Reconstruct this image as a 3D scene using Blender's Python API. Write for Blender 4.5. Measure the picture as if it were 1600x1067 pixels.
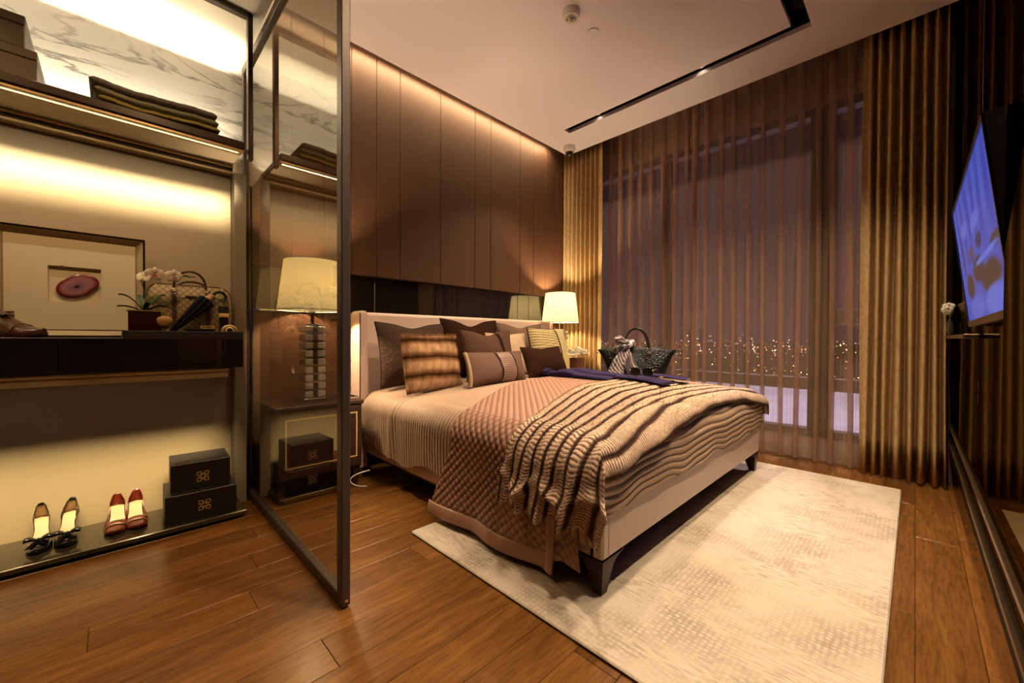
import bpy, math, random
import numpy as np
from mathutils import Matrix, Vector

SC = bpy.context.scene
COL = SC.collection
for _o in list(bpy.data.objects):
    bpy.data.objects.remove(_o)
PI = math.pi
RNG = np.random.default_rng(7)
random.seed(7)

# ------------------------------------------------------------------ camera, world, lights, exposure
EYE = Vector((0.0, 0.0, 0.915))
YAW, PITCH, ROLL = math.radians(45.2), math.radians(-0.6), math.radians(0.25)
_f = Vector((math.cos(YAW) * math.cos(PITCH), math.sin(YAW) * math.cos(PITCH), math.sin(PITCH)))
_r = Vector((math.sin(YAW), -math.cos(YAW), 0))
_u = _r.cross(_f)
_r2 = math.cos(ROLL) * _r + math.sin(ROLL) * _u
_u2 = -math.sin(ROLL) * _r + math.cos(ROLL) * _u
cam_data = bpy.data.cameras.new('camera')
cam_data.sensor_width = 36.0
cam_data.lens = 626.0 / 1600.0 * 36.0
cam_data.clip_start, cam_data.clip_end = 0.02, 20000
cam = bpy.data.objects.new('camera', cam_data)
COL.objects.link(cam)
cam.matrix_world = Matrix(((_r2.x, _u2.x, -_f.x, EYE.x), (_r2.y, _u2.y, -_f.y, EYE.y), (_r2.z, _u2.z, -_f.z, EYE.z), (0, 0, 0, 1)))
SC.camera = cam
SC.view_settings.view_transform = 'Standard'
SC.view_settings.look = 'None'
SC.view_settings.gamma = 1.0
SC.view_settings.use_curve_mapping = False
SC.view_settings.exposure = 0.08
SC.cycles.use_denoising = True
SC.cycles.max_bounces = 10
SC.cycles.transparent_max_bounces = 24
SC.cycles.sample_clamp_indirect = 6.0
SC.cycles.caustics_reflective = False
SC.cycles.caustics_refractive = False

world = bpy.data.worlds.new('night')
SC.world = world
world.use_nodes = True
wn = world.node_tree.nodes
wl = world.node_tree.links
wn.clear()
_out = wn.new('ShaderNodeOutputWorld')
_bg = wn.new('ShaderNodeBackground')
_tc = wn.new('ShaderNodeTexCoord')
_sx = wn.new('ShaderNodeSeparateXYZ')
_rp = wn.new('ShaderNodeValToRGB')
wl.new(_tc.outputs['Generated'], _sx.inputs[0])
wl.new(_sx.outputs['Z'], _rp.inputs[0])
_rp.color_ramp.elements[0].position = 0.0
_rp.color_ramp.elements[0].color = (0.024, 0.012, 0.034, 1)
_rp.color_ramp.elements[1].position = 0.45
_rp.color_ramp.elements[1].color = (0.002, 0.0015, 0.003, 1)
_e = _rp.color_ramp.elements.new(0.16)
_e.color = (0.009, 0.005, 0.017, 1)
wl.new(_rp.outputs[0], _bg.inputs[0])
_bg.inputs[1].default_value = 1.0
wl.new(_bg.outputs[0], _out.inputs[0])

WARM = (1.0, 0.75, 0.50)
WARM2 = (1.0, 0.60, 0.27)
LED = (1.0, 0.76, 0.42)


def light(name, kind, loc, power, color=WARM, aim=None, **kw):
    d = bpy.data.lights.new(name, kind)
    d.energy = power
    d.color = color
    for k, v in kw.items():
        setattr(d, k, v)
    o = bpy.data.objects.new(name, d)
    o.location = loc
    if aim is not None:
        o.rotation_euler = (Vector(aim) - Vector(loc)).to_track_quat('-Z', 'Y').to_euler()
    COL.objects.link(o)
    return o


def strip_light(name, x0, x1, y, z, power, color, toward, spread, width=0.012):
    """long thin LED strip along X; toward = (dy, dz) of its beam"""
    dy, dz = toward
    n = Vector((0, dy, dz)).normalized()
    d = bpy.data.lights.new(name, 'AREA')
    d.shape = 'RECTANGLE'
    d.size, d.size_y = x1 - x0, width
    d.energy, d.color, d.spread = power, color, math.radians(spread)
    o = bpy.data.objects.new(name, d)
    zax = -n
    xax = Vector((1, 0, 0))
    yax = zax.cross(xax)
    o.matrix_world = Matrix(((xax.x, yax.x, zax.x, (x0 + x1) / 2), (xax.y, yax.y, zax.y, y), (xax.z, yax.z, zax.z, z), (0, 0, 0, 1)))
    COL.objects.link(o)
    return o


# recessed ceiling spots inside the black slot
SPOTS = [((3.11, 2.05, 2.92), (2.25, 2.20, 0.5), 130, 78), ((3.11, 1.15, 2.92), (2.40, 1.60, 0.2), 150, 88),
         ((2.72, 0.535, 2.92), (2.40, 0.66, 0.0), 80, 100), ((1.85, 0.535, 2.92), (1.75, 0.80, 0.0), 80, 100),
         ((1.05, 0.535, 2.92), (1.05, 0.90, 0.0), 150, 96)]
for _i, (_p, _a, _w, _s) in enumerate(SPOTS):
    light('slot_spot', 'SPOT', _p, _w, WARM, aim=_a, spot_size=math.radians(_s), spot_blend=0.7, shadow_soft_size=0.02)
# unseen fill lights added near the television wall to brighten the bed foot
for _x in (1.55, 2.45):
    light('bed_foot_fill', 'SPOT', (_x, 0.08, 2.885), 120, WARM, aim=(_x + 0.05, 0.62, 0.0), spot_size=math.radians(96), spot_blend=0.8, shadow_soft_size=0.025)
# downlights of the wardrobe zone, recessed in the lowered ceiling
for _x, _y, _w in ((-0.55, 1.55, 42), (0.15, 1.45, 46)):
    light('entry_spot', 'SPOT', (_x, _y, 2.52), _w, WARM2, aim=(_x + 0.05, 2.25, 0.6), spot_size=math.radians(110), spot_blend=0.9, shadow_soft_size=0.05)
# LED strips
strip_light('headwall_cove_led', 0.65, 3.30, 2.715, 2.955, 17, (1.0, 0.82, 0.50), (0.30, -0.95), 130)
strip_light('niche_led', -1.2, 0.47, 2.68, 2.42, 11, (1.0, 0.86, 0.62), (0.45, 1.0), 150)
strip_light('niche_shelf_led', -1.2, 0.46, 2.735, 1.893, 13, (1.0, 0.84, 0.58), (0.25, 1.0), 120)
strip_light('upper_shelf_led', -1.2, 0.45, 2.418, 1.8455, 6.8, (1.0, 0.84, 0.50), (0.27, -0.225), 30)
strip_light('upper_shelf_spill', -1.2, 0.45, 2.418, 1.844, 2.8, (1.0, 0.84, 0.54), (0.12, -1.0), 170)
strip_light('lower_shelf_led', -1.2, 0.39, 2.407, 0.7115, 5.0, (1.0, 0.78, 0.40), (0.42, -0.9), 44)
# bulbs of the two bedside lamps
LAMPS = [(0.853, 2.58), (3.26, 2.58)]
for _x, _y in LAMPS:
    light('lamp_bulb', 'POINT', (_x, _y, 1.22), 52, (1.0, 0.74, 0.46), shadow_soft_size=0.035)
# flood added over the pale slab that brightens the lower panes
light('pane_glow_flood', 'AREA', (22, 5, 26), 16000, (1.0, 0.86, 0.92), aim=(26, 5, -3), size=3.0)


# ------------------------------------------------------------------ helpers
def mat(name, col=(0.5, 0.5, 0.5), rough=0.6, metal=0.0, emit=None, estr=0.0, sheen=0.0, coat=0.0, spec=None, attr=None,
        noise=None, bump=None, trans=0.0, alpha=None, ior=None):
    m = bpy.data.materials.new(name)
    m.use_nodes = True
    nt = m.node_tree
    b = nt.nodes['Principled BSDF']
    b.inputs['Base Color'].default_value = (*col, 1)
    b.inputs['Roughness'].default_value = rough
    b.inputs['Metallic'].default_value = metal
    if spec is not None:
        b.inputs['Specular IOR Level'].default_value = spec
    if ior:
        b.inputs['IOR'].default_value = ior
    if sheen:
        b.inputs['Sheen Weight'].default_value = sheen
        b.inputs['Sheen Roughness'].default_value = 0.4
    if coat:
        b.inputs['Coat Weight'].default_value = coat
        b.inputs['Coat Roughness'].default_value = 0.08
    if trans:
        b.inputs['Transmission Weight'].default_value = trans
    if emit is not None:
        b.inputs['Emission Color'].default_value = (*emit, 1)
        b.inputs['Emission Strength'].default_value = estr
    src = None
    if attr:
        a = nt.nodes.new('ShaderNodeAttribute')
        a.attribute_name = attr
        src = a.outputs['Color']
    if noise:                                     # (scale vector, colour b, amount)
        sc, c2, amt = noise
        tc = nt.nodes.new('ShaderNodeTexCoord')
        mp = nt.nodes.new('ShaderNodeMapping')
        mp.inputs['Scale'].default_value = sc
        nz = nt.nodes.new('ShaderNodeTexNoise')
        nz.inputs['Scale'].default_value = 1.0
        nz.inputs['Detail'].default_value = 4
        rp = nt.nodes.new('ShaderNodeMapRange')
        rp.inputs[1].default_value, rp.inputs[2].default_value = 0.35, 0.65
        rp.inputs[4].default_value = amt
        mx = nt.nodes.new('ShaderNodeMix')
        mx.data_type = 'RGBA'
        nt.links.new(tc.outputs['Object'], mp.inputs[0])
        nt.links.new(mp.outputs[0], nz.inputs['Vector'])
        nt.links.new(nz.outputs[0], rp.inputs[0])
        nt.links.new(rp.outputs[0], mx.inputs[0])
        if src is not None:
            nt.links.new(src, mx.inputs[6])
        else:
            mx.inputs[6].default_value = (*col, 1)
        mx.inputs[7].default_value = (*c2, 1)
        src = mx.outputs[2]
    if src is not None:
        nt.links.new(src, b.inputs['Base Color'])
    if bump:                                      # (scale vector, strength, distance)
        sc, st, dist = bump
        tc = nt.nodes.new('ShaderNodeTexCoord')
        mp = nt.nodes.new('ShaderNodeMapping')
        mp.inputs['Scale'].default_value = sc
        nz = nt.nodes.new('ShaderNodeTexNoise')
        nz.inputs['Scale'].default_value = 1.0
        nz.inputs['Detail'].default_value = 3
        bp = nt.nodes.new('ShaderNodeBump')
        bp.inputs['Strength'].default_value = st
        bp.inputs['Distance'].default_value = dist
        nt.links.new(tc.outputs['Object'], mp.inputs[0])
        nt.links.new(mp.outputs[0], nz.inputs['Vector'])
        nt.links.new(nz.outputs[0], bp.inputs['Height'])
        nt.links.new(bp.outputs[0], b.inputs['Normal'])
    return m


def nodes(m):
    return m.node_tree.nodes, m.node_tree.links, m.node_tree.nodes['Principled BSDF']


def A(*v):
    return np.array(v, float)


class MB:
    """collects vertices and faces (and optional per-vertex colours) of ONE mesh"""

    def __init__(s):
        s.v, s.f, s.c, s.n = [], [], [], 0

    def add(s, v, f, c=None):
        v = np.asarray(v, float).reshape(-1, 3)
        s.v.append(v)
        o = s.n
        s.f += [tuple(int(i) + o for i in q) for q in f]
        if c is not None:
            c = np.broadcast_to(np.asarray(c, float), (len(v), 3))
        s.c.append(c)
        s.n += len(v)
        return s

    def box(s, lo, hi, bevel=0.0, M=None):
        lo, hi = np.minimum(lo, hi).astype(float), np.maximum(lo, hi).astype(float)
        if bevel <= 0:
            x0, y0, z0 = lo
            x1, y1, z1 = hi
            v = A((x0, y0, z0), (x1, y0, z0), (x1, y1, z0), (x0, y1, z0), (x0, y0, z1), (x1, y0, z1), (x1, y1, z1), (x0, y1, z1))
            f = [(0, 3, 2, 1), (4, 5, 6, 7), (0, 1, 5, 4), (1, 2, 6, 5), (2, 3, 7, 6), (3, 0, 4, 7)]
        else:
            b = min(bevel, 0.49 * (hi - lo).min())
            v, idx = [], {}
            for sx in (0, 1):
                for sy in (0, 1):
                    for sz in (0, 1):
                        c = [(lo, hi)[sx][0], (lo, hi)[sy][1], (lo, hi)[sz][2]]
                        sg = [1 - 2 * sx, 1 - 2 * sy, 1 - 2 * sz]
                        for a in range(3):
                            p = [c[k] + (0 if k == a else sg[k] * b) for k in range(3)]
                            idx[(sx, sy, sz, a)] = len(v)
                            v.append(p)
            f = []
            for sx in (0, 1):
                for sy in (0, 1):
                    for sz in (0, 1):
                        t = [idx[(sx, sy, sz, a)] for a in range(3)]
                        f.append(t if (sx + sy + sz) % 2 == 1 else t[::-1])
            for a in range(3):
                o = [k for k in range(3) if k != a]
                for sd in (0, 1):
                    q = []
                    for (i, j) in ((0, 0), (1, 0), (1, 1), (0, 1)):
                        k = [0, 0, 0]
                        k[a], k[o[0]], k[o[1]] = sd, i, j
                        q.append(idx[(*k, a)])
                    flip = (sd == 0) ^ (a == 1)
                    f.append(q[::-1] if flip else q)
            for a in range(3):          # bevel strips along axis a
                o = [k for k in range(3) if k != a]
                for i in (0, 1):
                    for j in (0, 1):
                        k0, k1 = [0, 0, 0], [0, 0, 0]
                        k0[a], k1[a] = 0, 1
                        for kk in (k0, k1):
                            kk[o[0]], kk[o[1]] = i, j
                        q = [idx[(*k0, o[0])], idx[(*k1, o[0])], idx[(*k1, o[1])], idx[(*k0, o[1])]]
                        flip = ((i + j) % 2 == 0) ^ (a == 1)
                        f.append(q if flip else q[::-1])
            v = A(*v)
        if M is not None:
            v = xf(v, M)
        return s.add(v, f)

    def grid(s, P, c=None, close_u=False, close_v=False):
        """P: (nu, nv, 3)"""
        nu, nv = P.shape[:2]
        i = np.arange(nu * nv).reshape(nu, nv)
        if close_u:
            i = np.vstack([i, i[:1]])
        if close_v:
            i = np.hstack([i, i[:, :1]])
        q = np.stack([i[:-1, :-1], i[1:, :-1], i[1:, 1:], i[:-1, 1:]], -1).reshape(-1, 4)
        return s.add(P.reshape(-1, 3), q.tolist(), None if c is None else np.asarray(c).reshape(-1, 3))

    def tube(s, pts, r, n=8, closed=False, caps=True, flat=1.0):
        pts = np.asarray(pts, float)
        m = len(pts)
        r = np.broadcast_to(np.asarray(r, float), (m,))
        t = np.gradient(pts, axis=0)
        if closed:
            t = np.roll(pts, -1, 0) - np.roll(pts, 1, 0)
        t /= np.linalg.norm(t, axis=1)[:, None] + 1e-12
        up = A(0, 0, 1) if abs(t[0][2]) < 0.9 else A(1, 0, 0)
        rings = []
        a = np.linspace(0, 2 * PI, n, endpoint=False)
        for k in range(m):
            nrm = up - t[k] * (up @ t[k])
            nrm /= np.linalg.norm(nrm) + 1e-12
            up = nrm
            bn = np.cross(t[k], nrm)
            rings.append(pts[k] + r[k] * (np.cos(a)[:, None] * bn + flat * np.sin(a)[:, None] * nrm))
        P = np.array(rings)
        o = s.n
        s.grid(P, close_u=closed, close_v=True)
        if caps and not closed:
            s.f.append(tuple(range(o + n - 1, o - 1, -1)))
            s.f.append(tuple(range(o + (m - 1) * n, o + m * n)))
        return s

    def lathe(s, prof, c=(0, 0, 0), n=24, M=None):
        prof = np.asarray(prof, float)
        a = np.linspace(0, 2 * PI, n, endpoint=False)
        P = np.stack([prof[:, 0][:, None] * np.cos(a), prof[:, 0][:, None] * np.sin(a), np.repeat(prof[:, 1][:, None], n, 1)], -1) + np.asarray(c, float)
        if M is not None:
            P = xf(P.reshape(-1, 3), M).reshape(P.shape)
        o = s.n
        s.grid(P, close_v=True)
        if prof[0, 0] > 1e-6:
            s.f.append(tuple(range(o + n - 1, o - 1, -1)))
        if prof[-1, 0] > 1e-6:
            s.f.append(tuple(range(o + (len(prof) - 1) * n, o + len(prof) * n)))
        return s

    def prism(s, poly, z0, z1, M=None):
        poly = np.asarray(poly, float)
        n = len(poly)
        v = np.vstack([np.c_[poly, np.full(n, z0)], np.c_[poly, np.full(n, z1)]])
        f = [tuple(range(n - 1, -1, -1)), tuple(range(n, 2 * n))] + [(i, (i + 1) % n, n + (i + 1) % n, n + i) for i in range(n)]
        if M is not None:
            v = xf(v, M)
        return s.add(v, f)

    def ball(s, c, r, n=10, m=7):
        r = np.broadcast_to(np.asarray(r, float), (3,))
        th = np.linspace(0, PI, m)
        a = np.linspace(0, 2 * PI, n, endpoint=False)
        P = np.stack([np.sin(th)[:, None] * np.cos(a), np.sin(th)[:, None] * np.sin(a), np.repeat(-np.cos(th)[:, None], n, 1)], -1) * r + np.asarray(c, float)
        return s.grid(P, close_v=True)


def xf(v, M):
    M = np.array(M)
    return v @ M[:3, :3].T + M[:3, 3]


def rz(a, loc=(0, 0, 0)):
    return np.array(Matrix.Translation(Vector(loc)) @ Matrix.Rotation(a, 4, 'Z'))


ROOT = {}


def top_of(o):
    while o.parent is not None:
        o = o.parent
    return o


def obj(name, mb, m, parent=None, local=False, smooth=False, mods=(), kind=None):
    """link ONE mesh object; vertices are world coordinates unless local=True (then they are in the frame of the thing)"""
    v = np.vstack(mb.v)
    if parent is not None and not local:
        v = xf(v, np.array(top_of(parent).matrix_basis.inverted()))
    me = bpy.data.meshes.new(name)
    me.from_pydata(v.tolist(), [], mb.f)
    if any(c is not None for c in mb.c):
        c = np.vstack([np.zeros((len(q), 3)) if k is None else k for q, k in zip(mb.v, mb.c)])
        a = me.color_attributes.new('Col', 'FLOAT_COLOR', 'POINT')
        a.data.foreach_set('color', np.c_[c, np.ones(len(c))].ravel())
    if smooth:
        me.polygons.foreach_set('use_smooth', np.ones(len(me.polygons), bool))
    me.validate()
    me.update()
    if m is not None:
        me.materials.append(m)
    o = bpy.data.objects.new(name, me)
    COL.objects.link(o)
    if parent is not None:
        o.parent = parent
    if smooth == 'auto':
        me.set_sharp_from_angle(angle=math.radians(40))
    for kd, kw in mods:
        md = o.modifiers.new(kd.lower(), kd)
        for k, w in kw.items():
            setattr(md, k, w)
    if kind:
        o['kind'] = kind
    return o


def tag(o, label=None, cat=None, group=None, kind=None):
    if label:
        o['label'] = label
    if cat:
        o['category'] = cat
    if group:
        o['group'] = group
    if kind:
        o['kind'] = kind
    return o


def thing(name, label, cat, loc=(0, 0, 0), rot=0.0, group=None, kind=None):
    o = bpy.data.objects.new(name, None)
    COL.objects.link(o)
    o.empty_display_size = 0.05
    o.location = loc
    o.rotation_euler = (0, 0, rot)
    o.matrix_basis = Matrix.Translation(Vector(loc)) @ Matrix.Rotation(rot, 4, 'Z')
    return tag(o, label, cat, group, kind)


def dup(root, loc=None, rot=None, label=None):
    r = root.copy()
    COL.objects.link(r)
    if loc is not None:
        r.location = loc
    if rot is not None:
        r.rotation_euler = (0, 0, rot)
    if label:
        r['label'] = label
    for ch in list(root.children):
        c = ch.copy()
        COL.objects.link(c)
        c.parent = r
        for g in list(ch.children):
            d = g.copy()
            COL.objects.link(d)
            d.parent = c
    return r


def pl(name, boxes, m, parent, bevel=0.0, local=False):
    b = MB()
    for lo, hi in boxes:
        b.box(lo, hi, bevel)
    return obj(name, b, m, parent, local=local)


def smoothstep(a, b, x):
    t = np.clip((x - a) / (b - a), 0, 1)
    return t * t * (3 - 2 * t)


def wob(x, y, seed=0, f=1.0):
    """cheap smooth noise from a few sines, about -1..1"""
    g = np.random.default_rng(seed)
    s = 0
    for k in range(6):
        a, b, p = g.normal(0, 1, 2).tolist() + [g.uniform(0, 6.28)]
        s = s + np.sin(f * (a * x + b * y) * (1 + 0.5 * k) + p) / (1 + 0.4 * k)
    return s / 3.0


# ------------------------------------------------------------------ materials
M = {}


def wood_plank():
    m = mat('oak_floor', (0.3, 0.13, 0.045), 0.27, spec=0.45)
    n, l, b = nodes(m)
    tc = n.new('ShaderNodeTexCoord')
    oi = n.new('ShaderNodeObjectInfo')
    mp = n.new('ShaderNodeMapping')
    mp.inputs['Scale'].default_value = (1.3, 11, 1)
    off = n.new('ShaderNodeVectorMath')
    off.operation = 'SCALE'
    cx = n.new('ShaderNodeCombineXYZ')
    l.new(oi.outputs['Random'], cx.inputs[0])
    l.new(oi.outputs['Random'], cx.inputs[1])
    l.new(cx.outputs[0], off.inputs[0])
    off.inputs['Scale'].default_value = 31.0
    ad = n.new('ShaderNodeVectorMath')
    l.new(tc.outputs['Object'], mp.inputs[0])
    l.new(mp.outputs[0], ad.inputs[0])
    l.new(off.outputs[0], ad.inputs[1])
    nz = n.new('ShaderNodeTexNoise')
    nz.inputs['Scale'].default_value = 1.1
    nz.inputs['Detail'].default_value = 6
    nz.inputs['Distortion'].default_value = 1.4
    l.new(ad.outputs[0], nz.inputs['Vector'])
    wv = n.new('ShaderNodeTexNoise')
    wv.inputs['Scale'].default_value = 9.0
    wv.inputs['Detail'].default_value = 3
    l.new(ad.outputs[0], wv.inputs['Vector'])
    rp = n.new('ShaderNodeValToRGB')
    e = rp.color_ramp.elements
    e[0].position, e[0].color = 0.28, (0.118, 0.046, 0.010, 1)
    e[1].position, e[1].color = 0.74, (0.215, 0.094, 0.022, 1)
    e2 = e.new(0.5)
    e2.color = (0.162, 0.067, 0.015, 1)
    l.new(nz.outputs[0], rp.inputs[0])
    mx = n.new('ShaderNodeMix')
    mx.data_type = 'RGBA'
    mx.blend_type = 'MULTIPLY'
    mx.inputs[0].default_value = 1.0
    rr = n.new('ShaderNodeMapRange')
    rr.inputs[1].default_value, rr.inputs[2].default_value = 0.36, 0.56
    rr.inputs[3].default_value, rr.inputs[4].default_value = 0.74, 1.0
    l.new(wv.outputs[0], rr.inputs[0])
    l.new(rp.outputs[0], mx.inputs[6])
    l.new(rr.outputs[0], mx.inputs[7])
    hs = n.new('ShaderNodeHueSaturation')
    vr = n.new('ShaderNodeMapRange')
    vr.inputs[3].default_value, vr.inputs[4].default_value = 0.78, 1.2
    l.new(oi.outputs['Random'], vr.inputs[0])
    l.new(vr.outputs[0], hs.inputs['Value'])
    l.new(mx.outputs[2], hs.inputs['Color'])
    l.new(hs.outputs[0], b.inputs['Base Color'])
    bp = n.new('ShaderNodeBump')
    bp.inputs['Strength'].default_value = 0.12
    bp.inputs['Distance'].default_value = 0.002
    l.new(wv.outputs[0], bp.inputs['Height'])
    l.new(bp.outputs[0], b.inputs['Normal'])
    return m


def marble():
    m = mat('marble', (0.86, 0.84, 0.80), 0.22)
    n, l, b = nodes(m)
    tc = n.new('ShaderNodeTexCoord')
    mp = n.new('ShaderNodeMapping')
    mp.inputs['Rotation'].default_value = (0, math.radians(32), 0)
    mp.inputs['Scale'].default_value = (0.8, 1, 3.2)
    l.new(tc.outputs['Object'], mp.inputs[0])
    w = n.new('ShaderNodeTexNoise')
    w.inputs['Scale'].default_value = 1.5
    w.inputs['Detail'].default_value = 8
    w.inputs['Roughness'].default_value = 0.55
    w.inputs['Distortion'].default_value = 0.9
    l.new(mp.outputs[0], w.inputs['Vector'])
    sb = n.new('ShaderNodeMath')
    sb.operation = 'SUBTRACT'
    sb.inputs[1].default_value = 0.5
    ab = n.new('ShaderNodeMath')
    ab.operation = 'ABSOLUTE'
    l.new(w.outputs[0], sb.inputs[0])
    l.new(sb.outputs[0], ab.inputs[0])
    rp = n.new('ShaderNodeMapRange')
    rp.inputs[1].default_value, rp.inputs[2].default_value = 0.0, 0.022
    rp.inputs[3].default_value, rp.inputs[4].default_value = 1.0, 0.0
    l.new(ab.outputs[0], rp.inputs[0])
    w2 = n.new('ShaderNodeTexNoise')
    w2.inputs['Scale'].default_value = 2.0
    l.new(mp.outputs[0], w2.inputs['Vector'])
    r2 = n.new('ShaderNodeMapRange')
    r2.inputs[1].default_value, r2.inputs[2].default_value = 0.36, 0.58
    l.new(w2.outputs[0], r2.inputs[0])
    mu = n.new('ShaderNodeMath')
    mu.operation = 'MULTIPLY'
    l.new(rp.outputs[0], mu.inputs[0])
    l.new(r2.outputs[0], mu.inputs[1])
    mx = n.new('ShaderNodeMix')
    mx.data_type = 'RGBA'
    mx.inputs[6].default_value = (0.88, 0.85, 0.79, 1)
    mx.inputs[7].default_value = (0.26, 0.25, 0.24, 1)
    l.new(mu.outputs[0], mx.inputs[0])
    l.new(mx.outputs[2], b.inputs['Base Color'])
    return m


def sheer():
    m = bpy.data.materials.new('sheer_fabric')
    m.use_nodes = True
    n, l = m.node_tree.nodes, m.node_tree.links
    n.clear()
    out = n.new('ShaderNodeOutputMaterial')
    tr = n.new('ShaderNodeBsdfTransparent')
    tr.inputs[0].default_value = (0.90, 0.85, 0.88, 1)
    df = n.new('ShaderNodeBsdfDiffuse')
    tl = n.new('ShaderNodeBsdfTranslucent')
    col = (0.60, 0.42, 0.26, 1)
    df.inputs[0].default_value = col
    tl.inputs[0].default_value = col
    m1 = n.new('ShaderNodeMixShader')
    m1.inputs[0].default_value = 0.3
    l.new(df.outputs[0], m1.inputs[1])
    l.new(tl.outputs[0], m1.inputs[2])
    uv = n.new('ShaderNodeAttribute')
    uv.attribute_name = 'Col'
    sp = n.new('ShaderNodeSeparateColor')
    l.new(uv.outputs['Color'], sp.inputs[0])
    cb = n.new('ShaderNodeCombineXYZ')
    sc = n.new('ShaderNodeMath')
    sc.operation = 'MULTIPLY'
    sc.inputs[1].default_value = 120.0
    l.new(sp.outputs[0], sc.inputs[0])
    l.new(sc.outputs[0], cb.inputs[0])
    nz = n.new('ShaderNodeTexNoise')
    nz.noise_dimensions = '1D'
    nz.inputs['Scale'].default_value = 1.0
    nz.inputs['Detail'].default_value = 2
    l.new(sc.outputs[0], nz.inputs['W'])
    rp = n.new('ShaderNodeMapRange')
    rp.inputs[1].default_value, rp.inputs[2].default_value = 0.38, 0.62
    rp.inputs[3].default_value, rp.inputs[4].default_value = 0.22, 0.40
    l.new(nz.outputs[0], rp.inputs[0])
    ms = n.new('ShaderNodeMixShader')
    l.new(rp.outputs[0], ms.inputs[0])
    l.new(tr.outputs[0], ms.inputs[1])
    l.new(m1.outputs[0], ms.inputs[2])
    l.new(ms.outputs[0], out.inputs[0])
    return m


def shade_mat():
    m = bpy.data.materials.new('lamp_shade_fabric')
    m.use_nodes = True
    n, l = m.node_tree.nodes, m.node_tree.links
    n.clear()
    out = n.new('ShaderNodeOutputMaterial')
    df = n.new('ShaderNodeBsdfDiffuse')
    tl = n.new('ShaderNodeBsdfTranslucent')
    df.inputs[0].default_value = (0.85, 0.78, 0.56, 1)
    tl.inputs[0].default_value = (0.98, 0.90, 0.62, 1)
    mx = n.new('ShaderNodeMixShader')
    mx.inputs[0].default_value = 0.66
    l.new(df.outputs[0], mx.inputs[1])
    l.new(tl.outputs[0], mx.inputs[2])
    em = n.new('ShaderNodeEmission')
    em.inputs[0].default_value = (1.0, 0.80, 0.42, 1)
    em.inputs[1].default_value = 0.6
    ad = n.new('ShaderNodeAddShader')
    l.new(mx.outputs[0], ad.inputs[0])
    l.new(em.outputs[0], ad.inputs[1])
    l.new(ad.outputs[0], out.inputs[0])
    return m


def pane_mat(name, tint, bright=0.5, f0=0.07):
    """thin tinted sheet: clear through, Fresnel reflection on both faces, no refraction offset"""
    m = bpy.data.materials.new(name)
    m.use_nodes = True
    n, l = m.node_tree.nodes, m.node_tree.links
    n.clear()
    out = n.new('ShaderNodeOutputMaterial')
    tr = n.new('ShaderNodeBsdfTransparent')
    tr.inputs[0].default_value = (*tint, 1)
    gl = n.new('ShaderNodeBsdfGlossy')
    gl.inputs['Roughness'].default_value = 0.01
    gl.inputs['Color'].default_value = (bright, bright * 0.97, bright * 0.9, 1)
    ge = n.new('ShaderNodeNewGeometry')          # same reflectance from either side: f0 + (1 - f0)(1 - |cos|)^5
    dt = n.new('ShaderNodeVectorMath')
    dt.operation = 'DOT_PRODUCT'
    l.new(ge.outputs['Incoming'], dt.inputs[0])
    l.new(ge.outputs['Normal'], dt.inputs[1])
    prev = dt.outputs['Value']
    for op, second in (('ABSOLUTE', None), ('SUBTRACT', 1.0), ('ABSOLUTE', None), ('POWER', 5.0), ('MULTIPLY', 1.0 - f0), ('ADD', f0)):
        mt = n.new('ShaderNodeMath')
        mt.operation = op
        l.new(prev, mt.inputs[0])
        if second is not None:
            mt.inputs[1].default_value = second
        prev = mt.outputs[0]
    mx = n.new('ShaderNodeMixShader')
    l.new(prev, mx.inputs[0])
    l.new(tr.outputs[0], mx.inputs[1])
    l.new(gl.outputs[0], mx.inputs[2])
    l.new(mx.outputs[0], out.inputs[0])
    return m


def gloss_mat(name, col):
    """tinted mirror: one even reflectance"""
    m = bpy.data.materials.new(name)
    m.use_nodes = True
    n, l = m.node_tree.nodes, m.node_tree.links
    n.clear()
    out = n.new('ShaderNodeOutputMaterial')
    gl = n.new('ShaderNodeBsdfGlossy')
    gl.inputs['Color'].default_value = (*col, 1)
    gl.inputs['Roughness'].default_value = 0.02
    l.new(gl.outputs[0], out.inputs[0])
    return m


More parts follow.
